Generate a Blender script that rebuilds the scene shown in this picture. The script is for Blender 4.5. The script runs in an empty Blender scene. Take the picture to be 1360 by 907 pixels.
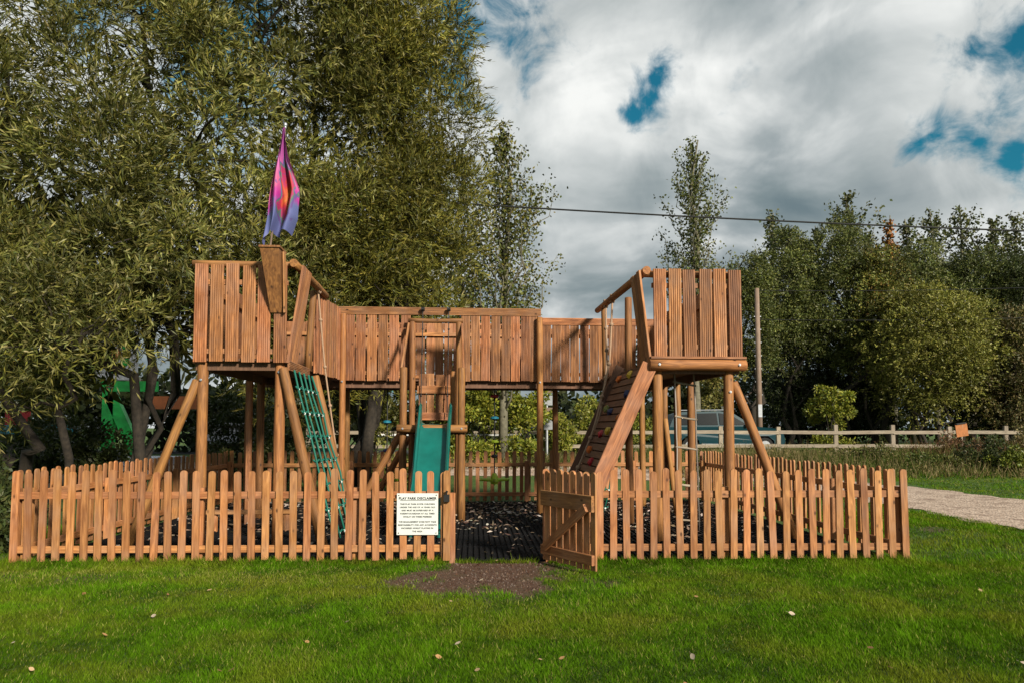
import bpy, math, random
import numpy as np
from mathutils import Vector, Matrix

random.seed(7); RNG = np.random.default_rng(11)
SC = bpy.context.scene
COL = SC.collection

# ------------------------------------------------------------------ camera
CAMH, FPX, PITCH = 1.45, 1000.0, math.radians(3.5)
cam_d = bpy.data.cameras.new('camera'); cam = bpy.data.objects.new('camera', cam_d); COL.objects.link(cam)
cam.location = (0, 0, CAMH); cam.rotation_euler = (math.radians(90) + PITCH, 0, 0)
cam_d.sensor_width = 36; cam_d.lens = 36 * FPX / 1360
cam_d.shift_y = (113.5 - FPX * math.tan(PITCH)) / 1360
cam_d.clip_start = .1; cam_d.clip_end = 1500
SC.camera = cam

# ------------------------------------------------------------------ world, sun, exposure
SUN_AZ, SUN_EL = math.radians(145), math.radians(27)     # azimuth clockwise from +Y
sv = Vector((math.sin(SUN_AZ) * math.cos(SUN_EL), math.cos(SUN_AZ) * math.cos(SUN_EL), math.sin(SUN_EL)))
sun_d = bpy.data.lights.new('sun', 'SUN'); sun_d.energy = 5.0; sun_d.angle = math.radians(7); sun_d.color = (1, .91, .76)
sun = bpy.data.objects.new('sun', sun_d); COL.objects.link(sun); sun.location = (20, -20, 30)
sun.rotation_euler = sv.to_track_quat('Z', 'Y').to_euler()
SC.view_settings.view_transform = 'Standard'; SC.view_settings.look = 'None'
SC.view_settings.exposure = 0.38; SC.view_settings.gamma = 1.0; SC.view_settings.use_curve_mapping = False
SC.cycles.use_denoising = True
SC.cycles.max_bounces = 6; SC.cycles.diffuse_bounces = 3; SC.cycles.transparent_max_bounces = 6
SC.cycles.transmission_bounces = 3; SC.cycles.glossy_bounces = 2

def pix_dir(x, y):
    u = (x - 680) / FPX; v = (453.5 + (113.5 - FPX * math.tan(PITCH)) - y) / FPX
    return Vector((u, math.cos(PITCH) - v * math.sin(PITCH), math.sin(PITCH) + v * math.cos(PITCH))).normalized()

world = bpy.data.worlds.new('World'); SC.world = world; world.use_nodes = True
def build_world():
    nt = world.node_tree; N = nt.nodes; Lk = nt.links; N.clear()
    out = N.new('ShaderNodeOutputWorld'); bg = N.new('ShaderNodeBackground'); bg.inputs[1].default_value = .1
    sky = N.new('ShaderNodeTexSky'); sky.sky_type = 'NISHITA'; sky.sun_disc = False
    sky.sun_elevation = SUN_EL; sky.sun_rotation = SUN_AZ; sky.air_density = 1.0; sky.ozone_density = 2.0
    tint = N.new('ShaderNodeMix'); tint.data_type = 'RGBA'; tint.blend_type = 'MULTIPLY'; tint.inputs[0].default_value = 1
    Lk.new(sky.outputs[0], tint.inputs[6]); tint.inputs[7].default_value = (.10, .62, .60, 1)
    tc = N.new('ShaderNodeTexCoord')
    sep = N.new('ShaderNodeSeparateXYZ'); Lk.new(tc.outputs['Generated'], sep.inputs[0])
    def math_(op, a, b=None, clamp=False):
        m = N.new('ShaderNodeMath'); m.operation = op; m.use_clamp = clamp
        for i, v in enumerate((a, b)):
            if v is None: continue
            if isinstance(v, (int, float)): m.inputs[i].default_value = v
            else: Lk.new(v, m.inputs[i])
        return m.outputs[0]
    zz = math_('ADD', math_('MAXIMUM', sep.outputs[2], 0.0), .22)
    cmb = N.new('ShaderNodeCombineXYZ')
    Lk.new(math_('DIVIDE', sep.outputs[0], zz), cmb.inputs[0]); Lk.new(math_('DIVIDE', sep.outputs[1], zz), cmb.inputs[1])
    def noise(scale, detail, rough, off, src=None):
        mp = N.new('ShaderNodeMapping'); mp.inputs[1].default_value = off; Lk.new(src or cmb.outputs[0], mp.inputs[0])
        n = N.new('ShaderNodeTexNoise'); n.inputs['Scale'].default_value = scale; n.inputs['Detail'].default_value = detail
        n.inputs['Roughness'].default_value = rough; n.inputs['Distortion'].default_value = .45
        Lk.new(mp.outputs[0], n.inputs['Vector']); return n.outputs['Fac']
    def ramp(v, stops):
        r = N.new('ShaderNodeValToRGB'); Lk.new(v, r.inputs[0]); e = r.color_ramp.elements
        while len(e) < len(stops): e.new(.5)
        for k, (p, c) in zip(e, stops): k.position = p; k.color = (*c, 1)
        return r.outputs[0]
    big = noise(2.1, 5, .48, (3.1, 1.7, 0)); fine = noise(8.5, 7, .55, (8.3, 2.2, 0), tc.outputs['Generated'])
    b = math_('ADD', math_('MULTIPLY', big, .72), math_('MULTIPLY', fine, .28))
    cl = ramp(b, [(.36, (1.2, 1.65, 1.85)), (.45, (1.65, 2.1, 2.25)), (.52, (2.4, 2.8, 2.95)), (.58, (4.0, 4.3, 4.35)), (.65, (7.2, 7.3, 7.15))])
    # openings in the cloud deck
    nz = noise(17.0, 7, .6, (1.2, 5.0, 0), tc.outputs['Generated'])
    hole = None
    for (px, py, rad) in [(688, 64, 1.9), (864, 104, 1.3), (858, 130, 1.2), (842, 150, .8), (600, 4, 5.0), (1248, 182, 1.3), (1275, 184, 1.4), (1300, 190, 1.2), (1354, 52, 2.4), (1338, 146, 2.0), (1222, 190, .8), (1290, 70, 1.2), (1350, 200, 1.2),
                         (1500, 90, 4.0), (250, -160, 8.0), (300, 60, 6.0)]:
        d = N.new('ShaderNodeVectorMath'); d.operation = 'DOT_PRODUCT'; Lk.new(tc.outputs['Generated'], d.inputs[0])
        d.inputs[1].default_value = pix_dir(px, py)
        ang = math_('ARCCOSINE', math_('MINIMUM', d.outputs['Value'], 1.0))
        v = math_('SUBTRACT', 1.0, math_('DIVIDE', ang, math.radians(rad) * 1.6))
        hole = v if hole is None else math_('MAXIMUM', hole, v)
    hv = math_('ADD', hole, math_('MULTIPLY', math_('SUBTRACT', nz, .5), 3.8))
    # elsewhere the deck breaks up where the big noise runs low
    wild = math_('MULTIPLY', math_('SUBTRACT', noise(2.3, 6, .55, (-4.0, 9.0, 0)), .66), 9.0)
    hv = math_('MAXIMUM', hv, wild)
    rim = N.new('ShaderNodeMapRange'); rim.interpolation_type = 'SMOOTHSTEP'; Lk.new(math_('ADD', hole, math_('MULTIPLY', math_('SUBTRACT', big, .5), 3.0)), rim.inputs[0])
    rim.inputs[1].default_value = -2.6; rim.inputs[2].default_value = .2; rim.inputs[4].default_value = .7
    lit = N.new('ShaderNodeMix'); lit.data_type = 'RGBA'; Lk.new(math_('MULTIPLY', rim.outputs[0], math_('MULTIPLY', fine, 1.7), True), lit.inputs[0]); Lk.new(cl, lit.inputs[6]); lit.inputs[7].default_value = (7.2, 7.3, 7.1, 1); cl = lit.outputs[2]
    mask = N.new('ShaderNodeMapRange'); mask.interpolation_type = 'SMOOTHSTEP'
    Lk.new(hv, mask.inputs[0]); mask.inputs[1].default_value = -.1; mask.inputs[2].default_value = 1.1
    mx = N.new('ShaderNodeMix'); mx.data_type = 'RGBA'; Lk.new(mask.outputs[0], mx.inputs[0])
    Lk.new(cl, mx.inputs[6]); Lk.new(tint.outputs[2], mx.inputs[7])
    Lk.new(mx.outputs[2], bg.inputs[0]); Lk.new(bg.outputs[0], out.inputs[0])
build_world()

# ------------------------------------------------------------------ helpers
W = {}
def link(o, parent=None, M=None):
    COL.objects.link(o); M = M if M is not None else Matrix.Identity(4); W[o] = M
    if parent is not None:
        o.parent = parent; o.matrix_parent_inverse = W[parent].inverted()
    o.matrix_basis = M
    return o
def tag(o, label=None, cat=None, group=None, kind=None):
    for k, v in (('label', label), ('category', cat), ('group', group), ('kind', kind)):
        if v: o[k] = v
    return o
def empty(name, loc, label, cat, group=None):
    o = bpy.data.objects.new(name, None); o.empty_display_size = .2
    link(o, None, Matrix.Translation(Vector(loc))); return tag(o, label, cat, group)
def mesh(name, verts, faces, mat, smooth=False):
    m = bpy.data.meshes.new(name); m.from_pydata([tuple(v) for v in verts], [], faces); m.materials.append(mat)
    if smooth: m.polygons.foreach_set('use_smooth', [True] * len(m.polygons))
    m.update(); return m
def put(name, m, parent=None, M=None):
    return link(bpy.data.objects.new(name, m), parent, M)
def basis(o, zd, xd):
    z = Vector(zd).normalized(); x = Vector(xd); x = (x - z * x.dot(z)).normalized(); y = z.cross(x)
    return Matrix(((x.x, y.x, z.x, o[0]), (x.y, y.y, z.y, o[1]), (x.z, y.z, z.z, o[2]), (0, 0, 0, 1)))
def quads_mesh(name, V, nq, mat, tint=None, tri=False):
    """V: (n*4,3) or (n*3,3) array of leaf-sized faces; tint (n,3) per-face colour"""
    k = 3 if tri else 4
    m = bpy.data.meshes.new(name); m.vertices.add(nq * k); m.loops.add(nq * k); m.polygons.add(nq)
    m.vertices.foreach_set('co', np.ascontiguousarray(V, dtype=np.float32).ravel())
    m.loops.foreach_set('vertex_index', np.arange(nq * k, dtype=np.int32))
    m.polygons.foreach_set('loop_start', np.arange(0, nq * k, k, dtype=np.int32))
    if tint is not None:
        a = m.attributes.new('tint', 'FLOAT_COLOR', 'FACE')
        c = np.ones((nq, 4), np.float32); c[:, :3] = tint; a.data.foreach_set('color', c.ravel())
    m.materials.append(mat); m.update(calc_edges=True); return m
class MB:
    def __init__(s): s.v = []; s.f = []
    def add(s, v, f):
        n = len(s.v); s.v += [tuple(p) for p in v]; s.f += [tuple(i + n for i in q) for q in f]
    def box(s, x0, x1, y0, y1, z0, z1, M=None):
        v = [Vector((x, y, z)) for x in (x0, x1) for y in (y0, y1) for z in (z0, z1)]
        if M: v = [M @ p for p in v]
        s.add(v, [(0, 1, 3, 2), (4, 6, 7, 5), (0, 4, 5, 1), (2, 3, 7, 6), (0, 2, 6, 4), (1, 5, 7, 3)])
    def tube(s, pts, r, n=6, caps=True):
        pts = [Vector(p) for p in pts]; rr = r if isinstance(r, (list, tuple)) else [r] * len(pts)
        base = len(s.v); t0 = (pts[1] - pts[0]).normalized(); up = Vector((0, 0, 1)) if abs(t0.z) < .9 else Vector((1, 0, 0))
        for i, p in enumerate(pts):
            t = (pts[min(i + 1, len(pts) - 1)] - pts[max(i - 1, 0)]).normalized()
            a = t.cross(up).normalized(); b = t.cross(a)
            for k in range(n):
                an = 2 * math.pi * k / n; s.v.append(tuple(p + (a * math.cos(an) + b * math.sin(an)) * rr[i]))
        for i in range(len(pts) - 1):
            for k in range(n):
                s.f.append((base + i * n + k, base + i * n + (k + 1) % n, base + (i + 1) * n + (k + 1) % n, base + (i + 1) * n + k))
        if caps:
            s.f.append(tuple(base + k for k in range(n))[::-1]); e = base + (len(pts) - 1) * n; s.f.append(tuple(e + k for k in range(n)))
    def ball(s, c, r, seg=6, rings=4, jit=0, sc=(1, 1, 1)):
        v = [Vector((0, 0, -1))]
        for i in range(1, rings):
            ph = math.pi * i / rings - math.pi / 2
            for k in range(seg):
                an = 2 * math.pi * k / seg; v.append(Vector((math.cos(ph) * math.cos(an), math.cos(ph) * math.sin(an), math.sin(ph))))
        v.append(Vector((0, 0, 1)))
        v = [Vector((p.x * sc[0], p.y * sc[1], p.z * sc[2])) * r * (1 + random.uniform(-jit, jit)) + Vector(c) for p in v]
        f = []
        for k in range(seg): f.append((0, 1 + (k + 1) % seg, 1 + k))
        for i in range(rings - 2):
            for k in range(seg):
                a = 1 + i * seg; f.append((a + k, a + (k + 1) % seg, a + seg + (k + 1) % seg, a + seg + k))
        a = 1 + (rings - 2) * seg
        for k in range(seg): f.append((a + k, a + (k + 1) % seg, len(v) - 1))
        s.add(v, f)
    def obj(s, name, mat, parent=None, M=None, smooth=False):
        v = s.v
        if M is not None:
            Mi = M.inverted(); v = [tuple(Mi @ Vector(p)) for p in v]
        return put(name, mesh(name, v, s.f, mat, smooth), parent, M)
def flat_origin(p): return Matrix.Translation(Vector(p))

# ------------------------------------------------------------------ materials
def new_mat(name):
    m = bpy.data.materials.new(name); m.use_nodes = True; nt = m.node_tree
    return m, nt, nt.nodes['Principled BSDF']
def nd(nt, t, **kw):
    n = nt.nodes.new(t)
    for k, v in kw.items():
        if k.startswith('i_'): n.inputs[int(k[2:])].default_value = v
        else: setattr(n, k, v)
    return n
def ramp_node(nt, src, stops):
    r = nt.nodes.new('ShaderNodeValToRGB'); nt.links.new(src, r.inputs[0]); e = r.color_ramp.elements
    while len(e) < len(stops): e.new(.5)
    for k, (p, c) in zip(e, stops): k.position = p; k.color = (*c, 1) if len(c) == 3 else c
    return r.outputs[0]
def mix_node(nt, fac, a, b, mode='MIX'):
    m = nt.nodes.new('ShaderNodeMix'); m.data_type = 'RGBA'; m.blend_type = mode
    for i, v in ((0, fac), (6, a), (7, b)):
        if hasattr(v, 'is_output'): nt.links.new(v, m.inputs[i])
        elif i == 0: m.inputs[0].default_value = v
        else: m.inputs[i].default_value = (*v, 1)
    return m.outputs[2]
def wood_mat(name, light, dark, rough=.72, knots=True, var=.28, grain=1.0, weather=.25):
    m, nt, b = new_mat(name); L = nt.links
    tc = nd(nt, 'ShaderNodeTexCoord'); oi = nd(nt, 'ShaderNodeObjectInfo')
    off = nd(nt, 'ShaderNodeVectorMath', operation='MULTIPLY_ADD')
    L.new(oi.outputs['Random'], off.inputs[0]); off.inputs[1].default_value = (37, 53, 71); L.new(tc.outputs['Object'], off.inputs[2])
    mp = nd(nt, 'ShaderNodeMapping'); mp.inputs[3].default_value = (1, 1, .09); L.new(off.outputs[0], mp.inputs[0])
    n1 = nd(nt, 'ShaderNodeTexNoise'); n1.inputs['Scale'].default_value = 26 * grain; n1.inputs['Detail'].default_value = 6; n1.inputs['Distortion'].default_value = 1.4
    L.new(mp.outputs[0], n1.inputs['Vector'])
    n2 = nd(nt, 'ShaderNodeTexNoise'); n2.inputs['Scale'].default_value = 3.2; n2.inputs['Detail'].default_value = 4; L.new(off.outputs[0], n2.inputs['Vector'])
    c = ramp_node(nt, n1.outputs['Fac'], [(.30, dark), (.52, tuple((x + y) / 2 for x, y in zip(light, dark))), (.68, light)])
    grey = tuple(.55 * sum(light) / 3 + .45 * x for x in light)
    w = ramp_node(nt, n2.outputs['Fac'], [(.42, (0, 0, 0)), (.72, (weather,) * 3)])
    c = mix_node(nt, w, c, grey)
    if knots:
        mk = nd(nt, 'ShaderNodeMapping'); mk.inputs[3].default_value = (1, 1, .55); L.new(off.outputs[0], mk.inputs[0])
        vo = nd(nt, 'ShaderNodeTexVoronoi'); vo.inputs['Scale'].default_value = 7.5; L.new(mk.outputs[0], vo.inputs['Vector'])
        kf = ramp_node(nt, vo.outputs['Distance'], [(.05, (1, 1, 1)), (.085, (.55, .55, .55)), (.13, (0, 0, 0))])
        c = mix_node(nt, kf, c, tuple(x * .38 for x in dark))
    hv = nd(nt, 'ShaderNodeHueSaturation'); L.new(c, hv.inputs['Color'])
    mr = nd(nt, 'ShaderNodeMapRange'); L.new(oi.outputs['Random'], mr.inputs[0]); mr.inputs[3].default_value = 1 - var; mr.inputs[4].default_value = 1 + var * .8
    L.new(mr.outputs[0], hv.inputs['Value'])
    m2 = nd(nt, 'ShaderNodeMath', operation='FRACT'); m3 = nd(nt, 'ShaderNodeMath', operation='MULTIPLY'); L.new(oi.outputs['Random'], m3.inputs[0]); m3.inputs[1].default_value = 7.31
    L.new(m3.outputs[0], m2.inputs[0]); mh = nd(nt, 'ShaderNodeMapRange'); L.new(m2.outputs[0], mh.inputs[0]); mh.inputs[3].default_value = .494; mh.inputs[4].default_value = .506
    L.new(mh.outputs[0], hv.inputs['Hue'])
    L.new(hv.outputs[0], b.inputs['Base Color']); b.inputs['Roughness'].default_value = rough
    bp = nd(nt, 'ShaderNodeBump'); bp.inputs['Strength'].default_value = .35; bp.inputs['Distance'].default_value = .004; L.new(n1.outputs['Fac'], bp.inputs['Height']); L.new(bp.outputs[0], b.inputs['Normal'])
    return m
def plain_mat(name, col, rough=.6, metal=0, noise=.12, scale=8, bump=0, coat=0):
    m, nt, b = new_mat(name); tc = nd(nt, 'ShaderNodeTexCoord')
    n = nd(nt, 'ShaderNodeTexNoise'); n.inputs['Scale'].default_value = scale; n.inputs['Detail'].default_value = 5; nt.links.new(tc.outputs['Object'], n.inputs['Vector'])
    c = ramp_node(nt, n.outputs['Fac'], [(.3, tuple(x * (1 - noise) for x in col)), (.7, tuple(min(1, x * (1 + noise)) for x in col))])
    nt.links.new(c, b.inputs['Base Color']); b.inputs['Roughness'].default_value = rough; b.inputs['Metallic'].default_value = metal
    b.inputs['Coat Weight'].default_value = coat
    if bump:
        bp = nd(nt, 'ShaderNodeBump'); bp.inputs['Strength'].default_value = bump; bp.inputs['Distance'].default_value = .01; nt.links.new(n.outputs['Fac'], bp.inputs['Height']); nt.links.new(bp.outputs[0], b.inputs['Normal'])
    return m
def leaf_mat(name, trans=.14, rough=.5, spec=.3):
    m, nt, b = new_mat(name); L = nt.links
    at = nd(nt, 'ShaderNodeAttribute', attribute_name='tint'); L.new(at.outputs['Color'], b.inputs['Base Color']); b.inputs['Roughness'].default_value = rough
    b.inputs['Specular IOR Level'].default_value = spec
    tr = nd(nt, 'ShaderNodeBsdfTranslucent'); g = mix_node(nt, 1, at.outputs['Color'], (1.1, 1.15, .55), 'MULTIPLY'); L.new(g, tr.inputs[0])
    mx = nd(nt, 'ShaderNodeMixShader', i_0=trans); L.new(b.outputs[0], mx.inputs[1]); L.new(tr.outputs[0], mx.inputs[2])
    L.new(mx.outputs[0], nt.nodes['Material Output'].inputs[0]); return m
M_PICK = wood_mat('picket_wood', (.51, .228, .078), (.215, .078, .021), var=.26, weather=.32)
M_DECK = wood_mat('deck_board_wood', (.475, .20, .070), (.155, .054, .016), var=.34, weather=.32)
M_POST = wood_mat('round_post_wood', (.38, .168, .046), (.14, .054, .014), var=.25, weather=.1)
M_RAIL = wood_mat('weathered_rail_wood', (.36, .30, .22), (.17, .135, .095), var=.15, knots=False)
M_SHADEW = wood_mat('shaded_plank_wood', (.20, .095, .05), (.10, .045, .022), var=.25)  # plank wood with shade put into its colour, for undersides and sun-averted faces
M_POLE = wood_mat('utility_pole_wood', (.24, .165, .12), (.12, .08, .055), knots=False)
M_BARK = plain_mat('willow_bark', (.026, .020, .014), .9, noise=.5, scale=14, bump=.8)
M_BARK2 = plain_mat('poplar_bark', (.14, .13, .09), .9, noise=.3, scale=10, bump=.5)
M_LEAF = leaf_mat('leaf'); M_GRASS = leaf_mat('grass_blade', .3, .8, .05)
M_GREEN = plain_mat('green_slide_plastic', (.004, .112, .094), .24, noise=.15, scale=5, coat=.2)
M_ROPEG = plain_mat('green_rope', (.004, .125, .088), .7)
M_ROPET = plain_mat('tan_rope', (.34, .22, .14), .85, bump=.5, scale=60)
M_ROPEW = plain_mat('grey_rope', (.30, .26, .23), .8)
M_BLACK = plain_mat('black_plastic', (.012, .012, .012), .5)
M_WHITE = plain_mat('white_plastic', (.72, .73, .72), .5)
M_SIGN = plain_mat('sign_panel', (.66, .69, .67), .35, noise=.05)
M_INK = plain_mat('black_ink', (.015, .015, .015), .6)
M_STEEL = plain_mat('galvanised_steel', (.45, .47, .5), .4, .7)
M_RUBBER = plain_mat('black_rubber', (.007, .007, .008), .95, noise=.4, scale=20, bump=.4); M_RUBBER.node_tree.nodes['Principled BSDF'].inputs['Specular IOR Level'].default_value = .12
COLS = {n: plain_mat(n + '_plastic', c, .45) for n, c in dict(red=(.42, .02, .03), blue=(.01, .16, .24), lime=(.30, .42, .02), orange=(.55, .13, .02), yellow=(.55, .36, .03), navy=(.015, .02, .08), olive=(.16, .16, .03), purple=(.16, .02, .05)).items()}

# ------------------------------------------------------------------ ground
def vnoise(x, y, f, seed):
    r = np.random.default_rng(seed); o = np.zeros_like(x)
    for k in range(5):
        a = r.uniform(0, 2 * np.pi, 3); w = f * (1 + .5 * k)
        o += np.sin(w * (x * np.cos(a[0]) + y * np.sin(a[0])) + a[1] + 1.3 * np.sin(w * .7 * (x * np.sin(a[0]) - y * np.cos(a[0])) + a[2])) / (1 + .4 * k)
    return o / 3.2
def sstep(a, b, x):
    t = np.clip((x - a) / (b - a), 0, 1); return t * t * (3 - 2 * t)
def height(x, y):
    x = np.asarray(x, float); y = np.asarray(y, float)
    h = .38 * sstep(17.5, 27, y)
    lawn = sstep(8.0, 6.2, y)
    h = h + .02 * vnoise(x, y, .9, 3) * lawn
    mound = np.exp(-((x - 5.6) ** 2 / .9 + (y - 10.3) ** 2 / .5)) * .09 + np.exp(-((x - 6.4) ** 2 / .4 + (y - 9.3) ** 2 / .3)) * .05
    return h + mound
def H(x, y): return float(height(np.array([x]), np.array([y]))[0])
def dirt_mask(x, y):
    n = vnoise(x, y, 2.6, 5) * .55 + vnoise(x, y, 8, 6) * .3 + vnoise(x, y, 21, 16) * .2
    d1 = 1 - np.sqrt(((x + .22) / 1.05) ** 2 + ((y - 7.52) / .92) ** 2)
    d2 = .45 - np.sqrt(((x + 4.0) / 2.0) ** 2 + ((y - 7.3) / .32) ** 2)
    d3 = .35 - np.sqrt(((x + 2.6) / .5) ** 2 + ((y - 7.6) / .15) ** 2)
    d4 = .5 - np.sqrt(((x - 5.6) / .9) ** 2 + ((y - 10.2) / .5) ** 2)
    d5 = 1 - np.maximum(np.abs(x + .17) / .62, np.abs(y - 7.85) / .5)
    return np.maximum.reduce([sstep(-.1, .3, d5 + n * .35), sstep(-.3, .5, d1 + n * .8), .5 * sstep(-.25, .6, d2 + n * 1.1), .6 * sstep(-.1, .5, d3 + n), .6 * sstep(-.1, .5, d4 + n)])
def build_ground():
    xs = np.unique(np.concatenate([np.linspace(-400, -12, 40), np.linspace(-12, 13, 420), np.linspace(13, 400, 40)]))
    ys = np.unique(np.concatenate([np.linspace(-60, 2, 14), np.linspace(2, 20, 300), np.linspace(20, 45, 50), np.linspace(45, 900, 40)]))
    X, Y = np.meshgrid(xs, ys); Z = height(X, Y); ny, nx = X.shape
    V = np.stack([X, Y, Z], -1).reshape(-1, 3)
    i = np.arange(ny * nx).reshape(ny, nx)
    F = np.stack([i[:-1, :-1], i[:-1, 1:], i[1:, 1:], i[1:, :-1]], -1).reshape(-1, 4)
    m = bpy.data.meshes.new('ground'); m.from_pydata(V.tolist(), [], F.tolist())
    a = m.attributes.new('dirt', 'FLOAT', 'POINT'); a.data.foreach_set('value', dirt_mask(X, Y).astype(np.float32).ravel())
    m.polygons.foreach_set('use_smooth', [True] * len(m.polygons))
    mt, nt, b = new_mat('ground_soil_and_turf'); L = nt.links
    tc = nd(nt, 'ShaderNodeTexCoord'); n1 = nd(nt, 'ShaderNodeTexNoise'); n1.inputs['Scale'].default_value = 1.1; n1.inputs['Detail'].default_value = 8; L.new(tc.outputs['Object'], n1.inputs['Vector'])
    n2 = nd(nt, 'ShaderNodeTexNoise'); n2.inputs['Scale'].default_value = 45; n2.inputs['Detail'].default_value = 6; n2.inputs['Roughness'].default_value = .7; L.new(tc.outputs['Object'], n2.inputs['Vector'])
    g = ramp_node(nt, n1.outputs['Fac'], [(.3, (.035, .085, .002)), (.55, (.06, .12, .004)), (.75, (.10, .13, .012))])
    gg = ramp_node(nt, n2.outputs['Fac'], [(.3, (.35, .35, .35)), (.7, (1.3, 1.3, 1.3))]); g = mix_node(nt, 1, g, gg, 'MULTIPLY')
    s = ramp_node(nt, n2.outputs['Fac'], [(.3, (.030, .014, .007)), (.5, (.082, .038, .020)), (.62, (.135, .068, .038)), (.74, (.28, .19, .13))])
    at = nd(nt, 'ShaderNodeAttribute', attribute_name='dirt'); c = mix_node(nt, at.outputs['Fac'], g, s)
    L.new(c, b.inputs['Base Color']); b.inputs['Roughness'].default_value = .95
    bp = nd(nt, 'ShaderNodeBump'); bp.inputs['Strength'].default_value = .9; bp.inputs['Distance'].default_value = .03; L.new(n2.outputs['Fac'], bp.inputs['Height']); L.new(bp.outputs[0], b.inputs['Normal'])
    m.materials.append(mt); m.update(); tag(put('ground', m), kind='structure')
build_ground()

def strip(name, centre, width, mat, lift, n=60):
    c = np.array(centre, float); t = np.linspace(0, len(c) - 1, n)
    P = np.stack([np.interp(t, np.arange(len(c)), c[:, k]) for k in range(2)], -1)
    for _ in range(12): P[1:-1] = (P[:-2] + 2 * P[1:-1] + P[2:]) / 4
    T = np.gradient(P, axis=0); T /= np.linalg.norm(T, axis=1)[:, None]; Nn = np.stack([-T[:, 1], T[:, 0]], -1)
    V = []; F = []; k = 9
    for i in range(n):
        for j in range(k):
            s = (j / (k - 1) - .5) * width
            if j in (0, k - 1): s *= 1 + .07 * math.sin(i * 1.7 + j) + .05 * math.sin(i * .6)
            p = P[i] + Nn[i] * s
            V.append((p[0], p[1], H(p[0], p[1]) + lift))
    for i in range(n - 1):
        for j in range(k - 1): F.append((i * k + j, (i + 1) * k + j, (i + 1) * k + j + 1, i * k + j + 1))
    return tag(put(name, mesh(name, V, F, mat)), kind='structure')
def gravel_mat():
    m, nt, b = new_mat('gravel'); L = nt.links; tc = nd(nt, 'ShaderNodeTexCoord')
    v = nd(nt, 'ShaderNodeTexVoronoi'); v.inputs['Scale'].default_value = 28; L.new(tc.outputs['Object'], v.inputs['Vector'])
    n = nd(nt, 'ShaderNodeTexNoise'); n.inputs['Scale'].default_value = 2.6; n.inputs['Detail'].default_value = 8; n.inputs['Roughness'].default_value = .7; L.new(tc.outputs['Object'], n.inputs['Vector'])
    c = ramp_node(nt, v.outputs['Color'], [(.1, (.27, .195, .145)), (.5, (.46, .345, .265)), (.9, (.62, .50, .40))])
    d = ramp_node(nt, n.outputs['Fac'], [(.38, (.55, .5, .48)), (.52, (1, 1, 1))]); c = mix_node(nt, 1, c, d, 'MULTIPLY')
    L.new(c, b.inputs['Base Color']); b.inputs['Roughness'].default_value = .95
    bp = nd(nt, 'ShaderNodeBump'); bp.inputs['Strength'].default_value = .8; bp.inputs['Distance'].default_value = .02; L.new(v.outputs['Distance'], bp.inputs['Height']); L.new(bp.outputs[0], b.inputs['Normal'])
    return m
PATH_C = [(9.6, -6), (9.2, 4), (8.8, 10), (8.6, 14), (8.4, 17.2), (6.4, 20.6), (1.5, 22.4), (-6, 22.8), (-20, 23)]
M_GRAVEL = gravel_mat(); strip('gravel_path', PATH_C, 3.2, M_GRAVEL, .012, 110)
strip('road', [(-120, 32), (-40, 32.4), (0, 32.6), (60, 33.2), (160, 35)], 5.2, plain_mat('asphalt', (.05, .05, .052), .9, noise=.3, scale=30, bump=.3), .006, 80)

# fenced corners
FL, FR = Vector((-5.27, 8.07, 0)), Vector((4.28, 8.30, 0))
BL, BR = Vector((-5.42, 14.45, 0)), Vector((3.80, 14.95, 0))
def build_mat():
    mb = MB(); inset = .10
    c = [FL + Vector((inset, .06, 0)), FR + Vector((-inset, .06, 0)), BR + Vector((-inset, -inset, 0)), BL + Vector((inset, -inset, 0))]
    mb.add([(p.x, p.y, .016) for p in c] + [(p.x, p.y, -.05) for p in c], [(0, 1, 2, 3), (0, 4, 5, 1), (1, 5, 6, 2), (2, 6, 7, 3), (3, 7, 4, 0)])
    root = mb.obj('rubber_mat', M_RUBBER); tag(root, kind='structure')
    ribs = MB(); n = 140
    for i in range(n):
        s = (i + .5) / n; a = c[0].lerp(c[1], s); b = c[3].lerp(c[2], s)
        for k in range(7):
            p = a.lerp(b, k / 7 + .0035); q = a.lerp(b, (k + 1) / 7 - .0035); w = .02
            ribs.add([(p.x - w, p.y, .014), (p.x + w, p.y, .014), (q.x + w, q.y, .014), (q.x - w, q.y, .014),
                      (p.x - w * .7, p.y + .01, .034), (p.x + w * .7, p.y + .01, .034), (q.x + w * .7, q.y - .01, .034), (q.x - w * .7, q.y - .01, .034)],
                     [(4, 5, 6, 7), (0, 1, 5, 4), (1, 2, 6, 5), (2, 3, 7, 6), (3, 0, 4, 7)])
    tag(ribs.obj('mat_rib', M_RUBBER, root), kind='stuff')
build_mat()

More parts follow.
